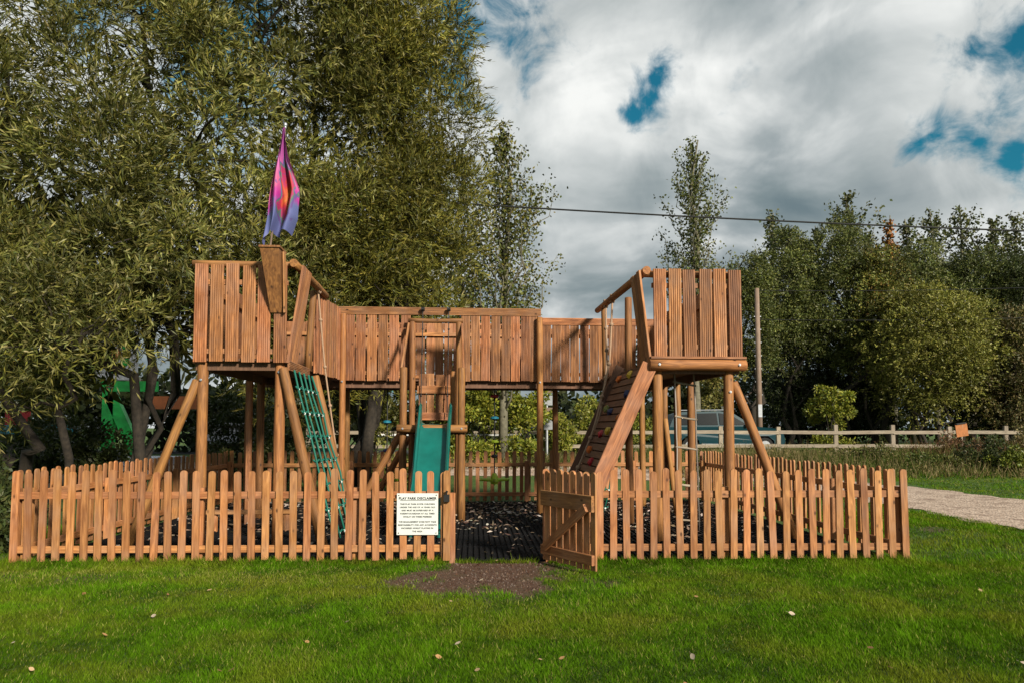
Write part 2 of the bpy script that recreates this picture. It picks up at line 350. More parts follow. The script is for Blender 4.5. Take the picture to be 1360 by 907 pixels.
# ------------------------------------------------------------------ picket fences and gate
def picket_mesh(w=.072, t=.021, h=.95, r=.038):
    prof = [(-w / 2, 0), (w / 2, 0), (w / 2, h - r * .8)]
    for k in range(1, 6):
        a = math.pi * k / 6; prof.append((w / 2 * math.cos(a), h - r * .8 + r * .8 * math.sin(a)))
    prof.append((-w / 2, h - r * .8)); n = len(prof)
    V = [(x, -t / 2, z) for x, z in prof] + [(x, t / 2, z) for x, z in prof]
    F = [tuple(range(n)), tuple(range(2 * n - 1, n - 1, -1))] + [(i, i + n, (i + 1) % n + n, (i + 1) % n) for i in range(n)]
    return mesh('picket', V, F, M_PICK)
PICK = [picket_mesh(h=h) for h in (.945, .955, .965)]
_boxes = {}
def plank_mesh(w, t, l, mat, bev=.004):
    k = (round(w, 3), round(t, 3), round(l, 3), mat.name)
    if k not in _boxes:
        b = min(bev, t * .3); x, y = w / 2, t / 2
        pr = [(-x + b, -y), (x - b, -y), (x, -y + b), (x, y - b), (x - b, y), (-x + b, y), (-x, y - b), (-x, -y + b)]
        V = [(p, q, 0) for p, q in pr] + [(p, q, l) for p, q in pr]
        F = [tuple(range(7, -1, -1)), tuple(range(8, 16))] + [(i, (i + 1) % 8, (i + 1) % 8 + 8, i + 8) for i in range(8)]
        _boxes[k] = mesh('plank', V, F, mat)
    return _boxes[k]
def plank(name, p0, p1, w, t, mat, parent, face):
    """plank from p0 to p1; its broad side looks along `face`"""
    p0, p1 = Vector(p0), Vector(p1); z = (p1 - p0).normalized(); y = -Vector(face); x = y.cross(z)
    return put(name, plank_mesh(w, t, (p1 - p0).length, mat), parent, basis(p0, z, x))
def fence(label, p0, p1, pitch, outward, posts, end_post=True):
    p0, p1 = Vector(p0), Vector(p1); d = p1 - p0; L = d.length; d /= L; o = Vector(outward).normalized()
    mid = (p0 + p1) / 2
    root = empty('picket_fence', (mid.x, mid.y, 0), label, 'fence', 'picket fence round the play area')
    n = int(L / pitch)
    for i in range(n + 1):
        q = p0 + d * (i * L / n) + o * (.023 + random.uniform(-.002, .002)); x = d if o.cross(d).z > 0 else -d
        tilt = random.gauss(0, .011)
        M = basis((q.x, q.y, .035 + random.uniform(-.012, .012)), Vector((0, 0, 1)) + d * tilt + o * random.gauss(0, .006), x)
        put('picket', random.choice(PICK), root, M)
    for z in (.725, .155):
        plank('rail', (p0 - o * .009) + Vector((0, 0, z)), (p1 - o * .009) + Vector((0, 0, z)), .075, .036, M_PICK, root, o)
    for s in posts:
        q = p0 + d * (s * L) - o * .075
        plank('fence_post', (q.x, q.y, -.15), (q.x, q.y, .80), .085, .085, M_PICK, root, o)
    return root
fd = (FR - FL).normalized()
G0 = FL + fd * 4.60; G1 = FL + fd * 5.58          # gate opening
fence('long front run of picket fence carrying the white notice', FL, G0 - fd * .05, .1425, (0, -1, 0), (.018, .42, .79))
fence('front run of picket fence behind the open gate', G1 + fd * .06, FR, .1425, (0, -1, 0), (.01, .5, .985))
fence('side run of picket fence beside the gravel path', FR + Vector((-.02, .05, 0)), BR, .145, (1, 0, 0), (.2, .5, .98))
fence('side run of picket fence under the big willow', FL + Vector((.02, .05, 0)), BL, .145, (-1, 0, 0), (.27, .6, .985))
fence('rear run of picket fence behind the wooden bridge', BL + Vector((.06, 0, 0)), BR - Vector((.06, 0, 0)), .142, (0, 1, 0), (.25, .62, .85))
# gate post standing free at the latch side
gp = G0 + Vector((.03, .0, 0))
r = empty('gate_post', (gp.x, gp.y, 0), 'square wooden post at the latch side of the gateway', 'post')
plank('post', (gp.x, gp.y, -.15), (gp.x, gp.y, .745), .06, .07, M_PICK, r, (0, -1, 0))
put('picket', PICK[1], r, basis((gp.x - .055, gp.y - .06, .035), (0, 0, 1), (1, 0, 0)))
lt = MB(); lt.box(-.03, .03, -.03, .02, 0, .075); lt.tube([(0, -.02, .07), (0, -.02, .10)], .009, 6); lt.tube([(0, -.02, .1), (.005, -.02, .115)], .014, 6)
lt.obj('latch', M_BLACK, r, None) if False else None
MM = basis((gp.x - .055, gp.y - .085, .66), (0, 0, 1), (1, 0, 0))
put('latch', mesh('latch', lt.v, lt.f, M_BLACK), r, MM)
# open gate
gh = G1 + Vector((.02, -.05, 0)); gdir = Vector((.54, -.842, 0)); gn = Vector((-.842, -.54, 0))
gr = empty('gate', (gh.x, gh.y, 0), 'picket gate swung open on its hinges, braces showing', 'gate')
for i in range(8):
    q = gh + gdir * (.06 + i * .112) - gn * .02
    put('picket', PICK[i % 3], gr, basis((q.x, q.y, .045 + random.uniform(-.006, .006)), Vector((0, 0, 1)) + gdir * .004, gdir))
GA = lambda s, z, o=.01: gh + gdir * s + gn * o + Vector((0, 0, z))
plank('rail', GA(.0, .70), GA(.87, .70), 0.16, .036, M_PICK, gr, gn)
plank('rail', GA(.0, .155), GA(.87, .155), 0.10, .036, M_PICK, gr, gn)
plank('brace', GA(.10, .19, .046), GA(.80, .66, .046), .085, .032, M_PICK, gr, gn)
for z in (.69, .15):
    hb = MB(); hb.box(-.03, .22, -.004, .004, -.02, .02); hb.tube([(-.03, 0, -.035), (-.03, 0, .035)], .012, 8)
    put('hinge', mesh('hinge', hb.v, hb.f, M_BLACK), gr, basis(GA(0, z, -.042), (0, 0, 1), gdir))

# ------------------------------------------------------------------ notice
def lettering(name, lines, mat, parent, M):
    V = []; F = []
    for (txt, size, y, bold) in lines:
        cu = bpy.data.curves.new('t', 'FONT'); cu.body = txt; cu.size = size; cu.align_x = 'CENTER'; cu.resolution_u = 2; cu.offset = bold; cu.space_character = 1.06
        ob = bpy.data.objects.new('t', cu); COL.objects.link(ob); dg = bpy.context.evaluated_depsgraph_get()
        me = bpy.data.meshes.new_from_object(ob.evaluated_get(dg)); n = len(V)
        V += [(v.co.x, 0, v.co.y + y) for v in me.vertices]; F += [tuple(i + n for i in p.vertices) for p in me.polygons]
        bpy.data.objects.remove(ob); bpy.data.curves.remove(cu); bpy.data.meshes.remove(me)
    return put(name, mesh(name, V, F, mat), parent, M)
sp = FL + fd * 4.26
nr = empty('notice', (sp.x, sp.y - .05, .30), 'square white notice headed PLAY PARK DISCLAIMER screwed to the pickets', 'sign')
S = .44; pm = MB(); pm.box(-S / 2, S / 2, -.004, .004, 0, S)
MN = basis((sp.x, sp.y - .045, .305), (0, 0, 1), fd)
put('panel', mesh('panel', pm.v, pm.f, M_SIGN), nr, MN)
lh = .0335
body = ['THIS PLAY PARK IS FOR CHILDREN', 'UNDER THE AGE OF 14 YEARS OLD', 'AND MUST BE SUPERVISED BY A', 'PARENT/GUARDIAN AT ALL TIMES', 'WHILST ON THESE PREMISES']
body2 = ['THE MANAGEMENT DOES NOT TAKE', 'RESPONSIBILITY FOR ANY ACCIDENTS', 'INCURRED WHILST PLAYING IN', 'THE AREA']
lines = [('PLAY PARK DISCLAIMER', .0355, .375, .0012)] + [(t, .0225, .318 - i * lh, .0006) for i, t in enumerate(body)] + [(t, .0225, .130 - i * lh, .0006) for i, t in enumerate(body2)]
lettering('lettering', lines, M_INK, nr, MN @ Matrix.Translation((0, -.0062, 0)))
ul = MB(); ul.box(-.185, .185, -.0062, -.0042, .364, .368); put('underline', mesh('underline', ul.v, ul.f, M_INK), nr, MN)
for sx in (-1, 1):
    for sz in (.02, .42):
        s_ = MB(); s_.tube([(sx * .2, -.004, sz), (sx * .2, -.008, sz)], .006, 8); put('screw', mesh('screw', s_.v, s_.f, M_BLACK), nr, MN)

# ------------------------------------------------------------------ climbing frame
TH = math.radians(4.5); A = Vector((math.cos(TH), math.sin(TH), 0)); B = Vector((-math.sin(TH), math.cos(TH), 0)); Z = Vector((0, 0, 1)); O = Vector((0, 12.7, 0))
def P(a, b, z): return O + A * a + B * b + Z * z
def grooved(w, l, t=.028, n=5):
    k = ('g', round(w, 3), round(l, 3), n)
    if k in _boxes: return _boxes[k]
    y = -t / 2; d = .011; pr = [(-w / 2, t / 2), (-w / 2, y + .004)]
    step = w / (n + 1)
    for i in range(n + 1):
        c = -w / 2 + step * (i + .5); hw = step * .5
        l0, r0 = c - hw * .68, c + hw * .68
        if i == 0: l0 = -w / 2 + .004
        if i == n: r0 = w / 2 - .004
        pr += [(l0, y), (r0, y)]
        if i < n: pr += [(c + hw * .80, y + d), (c + hw * 1.20, y + d)]
    pr += [(w / 2, y + .004), (w / 2, t / 2)]; N = len(pr)
    V = [(p, q, 0) for p, q in pr] + [(p, q, l) for p, q in pr]
    F = [tuple(range(N - 1, -1, -1)), tuple(range(N, 2 * N))] + [(i, (i + 1) % N, (i + 1) % N + N, i + N) for i in range(N)]
    _boxes[k] = mesh('board', V, F, M_DECK); return _boxes[k]
frame = empty('wooden_play_tower', P(-.4, -1.2, 0), 'big wooden climbing frame of two towers joined by a boarded bridge', 'climbing frame')
def post(name, p0, p1, r0, r1=None, mat=None, parent=None, seg=12):
    p0, p1 = Vector(p0), Vector(p1); L = (p1 - p0).length; r1 = r1 or r0; ch = min(.012, r1 * .3)
    mb = MB(); nst = 5; bow = random.uniform(-.007, .007); bow2 = random.uniform(-.007, .007)
    pts = [(math.sin(math.pi * k / nst) * bow, math.sin(math.pi * k / nst) * bow2, (L - ch) * k / nst) for k in range(nst + 1)] + [(0, 0, L)]
    rr = [r0 + (r1 - r0) * k / nst + (random.uniform(-.0025, .0025)) for k in range(nst + 1)] + [r1 - ch]
    mb.tube(pts, rr, seg); m = mesh(name, mb.v, mb.f, mat or M_POST)
    for p in m.polygons: p.use_smooth = len(p.vertices) == 4
    return put(name, m, parent or frame, basis(p0, p1 - p0, (1, .01, 0)))
def wall(name, a0, b0, a1, b1, z0, z1, face, n=None, w=.145, lean=0, rails=True, skip=(), gapj=.012, parent=None):
    """row of upright boards from (a0,b0) to (a1,b1); face = outward direction; lean = outward shift of the top"""
    p0, p1 = P(a0, b0, 0), P(a1, b1, 0); d = p1 - p0; L = d.length; d /= L; f = Vector(face).normalized()
    n = n or max(1, round(L / (w + .035)))
    mb = MB(); o = p0.lerp(p1, .5)
    Mr = basis(o + Z * z0, d, f)   # local z runs along the wall for the grain
    inv = Mr.inverted()
    root = None
    for zz in ((.10, .16), (z1 - z0 - .24, z1 - z0 - .18)) if rails else ((.02, .06),):
        mb = MB(); sh = lean * (zz[0] / (z1 - z0))
        c = [p + Z * (z0 + q) + f * (s + sh) for p in (p0 + d * .01, p1 - d * .01) for q in zz for s in (-.062, -.017)]
        mb.add([inv @ v for v in c], [(0, 1, 3, 2), (4, 6, 7, 5), (0, 4, 5, 1), (2, 3, 7, 6), (0, 2, 6, 4), (1, 5, 7, 3)])
        if root is None: root = put(name, mesh(name, mb.v, mb.f, M_DECK), parent or frame, Mr)
        else: put('rail', mesh('rail', mb.v, mb.f, M_DECK), root, Mr)
    x = (-f).cross(Z)          # so that local -y looks outward
    pit = L / n; bw = min(w, pit - .012)
    for i in range(n):
        if i in skip: continue
        q = p0 + d * ((i + .5) * pit + random.uniform(-gapj, gapj) * .5) + Z * (z0 + random.uniform(-.008, .008))
        zl = Vector((0, 0, z1 - z0)) + f * lean + d * random.gauss(0, .008); ln = zl.length + random.choice((-.008, 0, .006))
        put('board', grooved(round(bw, 3), round(ln, 3)), root, basis(q, zl, x))
    return root
def hplank(name, p0, p1, w, face, parent=None):
    p0, p1 = Vector(p0), Vector(p1); z = (p1 - p0).normalized(); x = (-Vector(face)).cross(z)
    return put(name, grooved(w, round((p1 - p0).length, 3)), parent or frame, basis(p0, z, x))
def bolt(p, face, parent=None):
    f = Vector(face); mb = MB(); mb.tube([(0, 0, 0), (0, 0, .006)], .016, 8); mb.tube([(0, 0, .006), (0, 0, .012)], .009, 6)
    put('bolt', mesh('bolt', mb.v, mb.f, M_STEEL), parent or frame, basis(p, f, (0.01, .02, 1)))
def deck(a0, a1, b0, b1, zt, along='a'):
    mb = MB(); n = max(2, round(((b1 - b0) if along == 'a' else (a1 - a0)) / .14))
    for i in range(n):
        s, e = i / n, (i + 1) / n - .05 / n
        if along == 'a': q = (a0, a1, b0 + (b1 - b0) * s, b0 + (b1 - b0) * e)
        else: q = (a0 + (a1 - a0) * s, a0 + (a1 - a0) * e, b0, b1)
        v = [P(a, b, z) for a in q[:2] for b in q[2:] for z in (zt - .03, zt)]
        mb.add(v, [(0, 1, 3, 2), (4, 6, 7, 5), (0, 4, 5, 1), (2, 3, 7, 6), (0, 2, 6, 4), (1, 5, 7, 3)])
    for (s0, s1, t0, t1) in ((a0, a1, b0 + .05, b0 + .10), (a0, a1, b1 - .10, b1 - .05), (a0 + .05, a0 + .10, b0 + .102, b1 - .102), (a1 - .10, a1 - .05, b0 + .102, b1 - .102)):
        v = [P(a, b, z) for a in (s0, s1) for b in (t0, t1) for z in (zt - .14, zt - .032)]
        mb.add(v, [(0, 1, 3, 2), (4, 6, 7, 5), (0, 4, 5, 1), (2, 3, 7, 6), (0, 2, 6, 4), (1, 5, 7, 3)])
    mb.obj('deck', M_SHADEW, frame, flat_origin(P(a0, b0, zt)))  # shade under the deck is carried by the darkened wood colour

# tower with the flag (a -4.12 .. -3.02)
LA0, LA1, FB = -4.12, -3.02, -3.38
deck(LA0 + .02, LA1, FB + .03, -.02, 2.28, 'a')
wall('front_wall', LA0, FB, LA1 + .02, FB, 2.235, 3.415, -B, n=6, w=.152)
post('top_pole', P(LA0 - .04, FB + .07, 3.435), P(LA1 + .10, FB + .07, 3.435), .042, .04)
wall('outer_wall', LA0, -.02, LA0, FB + .04, 2.22, 3.40, -A, w=.145)
wall('flared_wall', -3.0, FB, -3.0, -2.86, 2.235, 3.42, A, n=3, w=.16, lean=.17, rails=False)
post('top_pole', P(-2.94, FB - .02, 3.445), P(-2.93, -1.12, 3.435), .052, .05)
post('upright', P(-3.06, -1.74, 2.25), P(-3.0, -1.74, 3.40), .05)
wall('side_wall', -2.99, -1.66, -2.86, -.07, 2.235, 3.40, A, n=11, w=.135)
hplank('net_beam', P(-2.985, FB + .02, 2.20), P(-2.985, -2.08, 2.20), .12, A)
for a, b, r in ((-4.02, -3.28, .066), (-3.10, -3.28, .066), (-4.05, -1.05, .055), (-4.04, -.42, .06), (-4.0, .9, .055)):
    post('post', P(a, b, -.12), P(a, b, 2.24), r + .004, r - .002)
plank('post', P(-4.02, -1.14, -.1), P(-4.02, -1.14, 2.14), .07, .07, M_PICK, frame, -B)
post('brace', P(-4.86, -3.30, -.05), P(-4.08, -3.29, 2.02), .058, .052)
bolt(P(-4.02, -3.353, 2.02), -B); bolt(P(-3.10, -3.353, 2.12), -B); bolt(P(-4.02, -3.353, .42), -B)
# bowsprit-like bracket that carries the flag
fb = MB()
t0 = [P(-3.27, -3.70, 3.56), P(-3.05, -3.70, 3.56), P(-3.05, -3.36, 3.56), P(-3.27, -3.36, 3.56)]
bt = [P(-3.20, -3.415, 2.83), P(-3.06, -3.415, 2.83), P(-3.06, -3.36, 2.83), P(-3.20, -3.36, 2.83)]
fb.add(t0 + bt, [(0, 1, 2, 3), (7, 6, 5, 4), (4, 5, 1, 0), (5, 6, 2, 1), (6, 7, 3, 2), (7, 4, 0, 3)])
cap = [P(a, b, z) for a in (-3.285, -3.035) for b in (-3.715, -3.35) for z in (3.562, 3.585)]
fb.add(cap, [(0, 1, 3, 2), (4, 6, 7, 5), (0, 4, 5, 1), (2, 3, 7, 6), (0, 2, 6, 4), (1, 5, 7, 3)])
fb.obj('flag_bracket', M_POST, frame, flat_origin(P(-3.2, -3.4, 2.83)))
plank('bracket_side', P(-3.03, -3.42, 2.83), P(-3.03, -3.52, 3.55), .10, .02, M_PICK, frame, A)

# bridge
deck(LA0 + .02, 2.64, .02, .94, 2.25, 'b')
hplank('bridge_rail', P(-2.99, -.035, 3.385), P(.49, -.035, 3.385), .125, -B)
wall('front_wall', -2.80, -.02, -1.70, -.02, 2.225, 3.345, -B, n=6, w=.155)
wall('front_wall', -.86, -.02, .47, -.02, 2.225, 3.345, -B, n=8, w=.148)
hplank('bridge_rail', P(.49, -.035, 3.235), P(2.62, -.035, 3.235), .12, -B)
wall('front_wall', .50, -.02, 2.62, -.02, 2.215, 3.20, -B, n=13, w=.15)
wall('rear_wall', .48, .94, LA0, .94, 2.225, 3.32, B, n=28, w=.152)
hplank('bridge_rail', P(.50, .95, 3.26), P(LA0, .95, 3.26), .12, B)
hplank('bridge_rail', P(2.62, .95, 3.18), P(.50, .95, 3.18), .12, B)
for a, b, zt in ((-2.81, -.085, 3.32), (.46, -.10, 3.30), (-2.86, .86, 2.14), (.85, .86, 2.14), (2.45, .86, 2.14)):
    post('post', P(a, b, -.12), P(a, b, zt), .058, .05)
bolt(P(-2.81, -.145, 2.2), -B); bolt(P(.46, -.16, 2.2), -B)

# tower with the climbing wall (a 1.5 .. 2.66)
RA0, RA1 = 1.50, 2.66
deck(RA0 + .02, RA1, FB + .03, -.02, 2.27, 'a')
wall('front_wall', RA0 + .01, FB, RA1 + .03, FB, 2.335, 3.455, -B, n=6, w=.162)
hplank('ledge', P(RA0 - .02, FB - .02, 2.325), P(RA1 + .05, FB - .02, 2.325), .06, Z)
post('front_log', P(RA0 - .03, FB + .01, 2.235), P(RA1 + .06, FB + .01, 2.235), .078, .074)
bolt(P(RA0 + .08, FB - .07, 2.235), -B); bolt(P(RA1 - .05, FB - .068, 2.235), -B)
wall('outer_wall', RA1 + .02, FB + .04, RA1 + .02, -.02, 2.22, 3.43, A, w=.145)
wall('flared_wall', RA0, -2.92, RA0, FB, 2.17, 3.42, -A, n=3, w=.152, lean=.14, rails=False)
post('top_pole', P(1.46, -3.34, 3.44), P(1.47, .02, 3.44), .055, .05)
post('top_pole', P(1.42, FB + .09, 3.40), P(RA1, FB + .09, 3.40), .045)
for a, b, zt, r in ((1.60, -3.26, 2.18, .066), (2.53, -3.26, 2.18, .066), (1.64, -1.55, 3.40, .056), (2.60, -1.5, 2.16, .058), (2.60, -.8, 2.16, .058), (2.60, -.08, 2.16, .055)):
    post('post', P(a, b, -.12), P(a, b, zt), r + .004, r - .002)
post('upright', P(1.5, -.48, 2.25), P(1.48, -.48, 3.40), .046)
post('brace', P(3.42, -3.20, -.05), P(2.60, -3.24, 2.03), .066, .058)
post('brace', P(2.72, -.30, 0), P(2.60, -.10, 1.6), .045)
bolt(P(2.53, -3.33, 1.9), -B)

# slide platform
for a in (-1.67, -.90): post('post', P(a, -.14, -.1), P(a, -.14, 3.20), .056, .05)
post('cross_bar', P(-1.74, -.15, 3.215), P(-.83, -.15, 3.215), .036)
for a in (-1.76, -.86): post('post', P(a, -.90, -.12), P(a, -.90, 2.38), .062, .056)
for a0_, a1_ in ((-1.73, -1.79), (-.85, -.83)):
    plank('handrail', P(a1_, -.90, 2.34), P(a0_, -.14, 3.14), .09, .03, M_PICK, frame, A)
post('front_log', P(-1.85, -.985, 1.43), P(-.77, -.985, 1.43), .066, .064)
bolt(P(-1.76, -1.05, 1.43), -B); bolt(P(-.86, -1.05, 1.43), -B)
for a in (-1.55, -1.02): post('inner_post', P(a + (.02 if a < -1.2 else .03), -.62, 1.35), P(a + (.02 if a < -1.2 else .03), -.62, 2.34), .04) if a > -1.2 else None
deck(-1.72, -.90, -.92, -.06, 1.48, 'a')
rz = wall('riser_panel', -1.56, -.17, -1.03, -.17, 1.58, 2.33, -B, n=4, w=.125)
hplank('riser_slat', P(-1.58, -.215, 2.07), P(-1.01, -.215, 2.07), .125, -B, rz)
hplank('riser_slat', P(-1.58, -.215, 1.63), P(-1.01, -.215, 1.63), .125, -B, rz)
post('brace', P(-2.62, -.55, -.05), P(-1.82, -.62, 1.34), .055)
post('brace', P(-2.45, .1, -.05), P(-1.72, -.10, 1.28), .05)
# climbing wall
cw0, cw1 = (1.47, 2.22), (.48, .03)
def CW(s, b, off=0):   # s 0 bottom .. 1 top
    nrm = Vector((-(cw0[1] - cw1[1]), cw0[0] - cw1[0])).normalized()
    return P(cw1[0] + (cw0[0] - cw1[0]) * s + nrm.x * off, b, cw1[1] + (cw0[1] - cw1[1]) * s + nrm.y * off)
nv = (CW(.5, -2, 1) - CW(.5, -2, 0)).normalized()
plank('stringer', CW(-.02, -3.36), CW(1.01, -3.36), .20, .05, M_DECK, frame, -B)
plank('stringer', CW(-.02, -1.52), CW(1.06, -1.52), .17, .05, M_SHADEW, frame, -B)
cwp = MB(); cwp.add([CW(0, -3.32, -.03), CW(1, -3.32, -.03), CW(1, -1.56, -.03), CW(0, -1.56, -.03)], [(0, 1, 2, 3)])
cwr = cwp.obj('climbing_wall', M_SHADEW, frame, flat_origin(CW(0, -2.4)))
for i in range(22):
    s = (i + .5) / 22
    hp = plank('slat', CW(s, -3.32, .0), CW(s, -1.56, .0), .092, .03, M_SHADEW, cwr, nv)  # slats turned from the sun; their shade is painted into the wood colour
hc = ['orange', 'yellow', 'navy', 'olive', 'navy', 'yellow', 'red', 'orange', 'red', 'orange', 'red', 'purple', 'yellow', 'orange', 'red', 'olive', 'orange', 'purple']
hp = [(.96, -1.95), (.97, -2.55), (.84, -2.9), (.76, -2.0), (.74, -2.35), (.62, -2.75), (.60, -2.35), (.50, -2.05), (.43, -2.5), (.23, -2.85), (.24, -1.9), (.12, -1.8), (.10, -2.6), (.13, -2.2), (.34, -1.8), (.35, -3.0), (.70, -3.1), (.05, -3.05)]
for c, (s, b) in zip(hc, hp):
    mb = MB(); q = CW(s, b, .035); mb.ball((0, 0, 0), .058, 7, 5, .22, (1, .8, .7))
    put('hold', mesh('hold', mb.v, mb.f, COLS[c]), cwr, basis(q, nv, A))
# net poles
post('net_pole', P(-2.53, -3.31, -.08), P(-3.05, -3.36, 2.17), .066, .056)
post('net_pole', P(-2.33, -2.10, -.08), P(-2.90, -2.08, 2.16), .066, .056)

# ------------------------------------------------------------------ ropes and nets
def lerp(p, q, t): return Vector(p) + (Vector(q) - Vector(p)) * t
def net(name, label, tl, tr, bl, br, nv_, nr_, rad=.011):
    root = empty(name, (Vector(bl) + Vector(br)) / 2, label, 'climbing net')
    for i in range(nv_):
        s = (i + .5) / nv_; mb = MB()
        pts = [lerp(lerp(tl, tr, s), lerp(bl, br, s), k / 8) + Vector((random.gauss(0, .008), random.gauss(0, .008), 0)) for k in range(9)]
        mb.tube(pts, rad, 5); mb.obj('rope', M_ROPEG, root, flat_origin(pts[0]), True)
    for j in range(nr_):
        t = (j + .7) / nr_; mb = MB()
        e0 = lerp(tl, bl, t); e1 = lerp(tr, br, t)
        pts = []
        for k in range(4 * nv_ + 1):
            u = k / (4 * nv_); q = lerp(e0, e1, u); sag = .03 * abs(math.sin(u * math.pi * nv_ + math.pi / 2 * 0)); pts.append(q - Vector((0, 0, sag)))
        mb.tube(pts, rad * .9, 5); mb.obj('rung_rope', M_ROPEG, root, flat_origin(pts[0]), True)
        for i in range(nv_):
            q = lerp(e0, e1, (i + .5) / nv_) - Vector((0, 0, .03)); c = MB(); c.ball((0, 0, 0), .019, 6, 4); put('clip', mesh('clip', c.v, c.f, M_WHITE), root, Matrix.Translation(q))
net('climbing_net', 'green rope climbing net slung between two leaning poles', P(-2.97, -3.24, 2.16), P(-2.9, -2.16, 2.14), P(-2.44, -3.26, .06), P(-2.28, -2.16, .06), 5, 7, .014)
net('climbing_net', 'green rope net hanging behind the climbing wall', P(1.70, -.4, 2.14), P(1.98, -.3, 2.14), P(1.22, -.4, .06), P(1.55, -.3, .06), 3, 7, .012)
def knotted(name, label, pts, knots, rad, mat, cat='rope'):
    mb = MB(); N = 24; P_ = [Vector(p) for p in pts]; seg = len(P_) - 1; full = []
    for k in range(N + 1):
        t = k / N * seg; i = min(int(t), seg - 1); full.append(lerp(P_[i], P_[i + 1], t - i))
    for _ in range(3): full = [full[0]] + [(full[i - 1] + 2 * full[i] + full[i + 1]) / 4 for i in range(1, N)] + [full[-1]]
    mb.tube(full, rad, 6); root = mb.obj(name, mat, None, flat_origin(full[-1]), True); tag(root, label, cat)
    for k in range(knots):
        q = full[int((k + .8) / (knots + .3) * N)]; c = MB(); c.ball((0, 0, 0), rad * 2.1, 7, 5, .1); put('knot', mesh('knot', c.v, c.f, mat, True), root, Matrix.Translation(q))
    c = MB(); lr = .03 if rad < .01 else .058
    for k in range(3): c.tube([full[0] + Vector((math.cos(x * .7) * .0 + (k - 1) * .02, math.cos(x * .7) * lr, lr * .9 + math.sin(x * .7) * lr)) for x in range(10)], rad, 5)
    c.obj('loop', mat, root, flat_origin(full[0]), True)
knotted('hand_rope', 'knotted tan hand rope hanging down the green climbing net', [P(-2.93, -1.75, 3.37), P(-2.80, -1.9, 2.3), P(-2.62, -2.0, 1.2), P(-2.42, -2.05, .12)], 5, .013, M_ROPET)
knotted('hand_rope', 'knotted rope hanging beside the round upright onto the climbing wall', [P(1.46, -1.25, 3.38), P(1.36, -1.5, 2.4), P(1.05, -1.8, 1.4), P(.66, -1.9, .55)], 5, .017, M_ROPET)
knotted('hand_rope', 'knotted rope nearer the bridge, trailing down the climbing wall', [P(1.46, -.75, 3.38), P(1.38, -1.2, 2.4), P(1.18, -1.65, 1.6), P(.72, -1.75, .62)], 6, .017, M_ROPET)
for a, lb in ((-1.50, 'black hanging rope above the slide, on the flag tower side'), (-1.07, 'black hanging rope above the slide, on the climbing wall side')):
    knotted('drop_rope', lb, [P(a, -.11, 3.38), P(a, -.235, 3.0), P(a - .02, -.30, 1.62)], 4, .009, M_BLACK)
# rope ladder under the tower
rl = empty('rope_ladder', P(2.05, -3.0, .1), 'grey rope ladder with wooden rungs hanging under the square tower', 'rope ladder')
lad = lambda s, z: P(1.90 + .30 * s + .05 * (2.2 - z) / 2.2, -3.0 + .12 * s, z)
for s in (0, 1):
    mb = MB(); mb.tube([lad(s, 2.2 - k * .21) + Vector((random.gauss(0, .004), 0, 0)) for k in range(11)], .011, 6); mb.obj('rope', M_ROPEW, rl, flat_origin(lad(s, .1)), True)
for z in (2.03, 1.58, 1.18, .70, .24): post('rung', lad(-.08, z + .015), lad(1.08, z - .03), .015, .015, M_RAIL, rl, 8)
# disc ropes
def disc_rope(label, a, b, items):
    root = empty('disc_rope', P(a, b, .4), label, 'rope swing')
    mb = MB(); mb.tube([P(a, b, 2.2), P(a, b, 1.2), P(a, b, .45)], .012, 6); mb.obj('rope', M_BLACK, root, flat_origin(P(a, b, .45)))
    for z, c, r in items:
        d = MB(); d.tube([(0, 0, -.03), (0, 0, -.012), (0, 0, .012), (0, 0, .03)], [r * .55, r, r, r * .55], 12)
        put('disc', mesh('disc', d.v, d.f, COLS[c] if c in COLS else M_BLACK, False), root, Matrix.Translation(P(a, b, z)))
    s = MB(); s.tube([(0, 0, -.09), (0, 0, -.05), (0, 0, .05), (0, 0, .10)], [.06, .075, .06, .03], 10)
    for k in range(4):
        an = k * math.pi / 2 + .1; s.tube([(0, 0, -.02), (math.cos(an) * .26, math.sin(an) * .26, -.01)], [.035, .022], 8)
    put('seat', mesh('seat', s.v, s.f, COLS['lime']), root, Matrix.Translation(P(a, b, .56)))
disc_rope('hanging rope with red, blue and lime discs and a lime cross seat', -.27, .45, [(1.99, 'red', .075), (1.61, 'blue', .075), (1.20, 'lime', .075), (.95, 'black', .06)])
disc_rope('hanging rope with blue disc in the shade beside the braces', -2.12, .45, [(1.54, 'blue', .075), (1.05, 'navy', .07)])

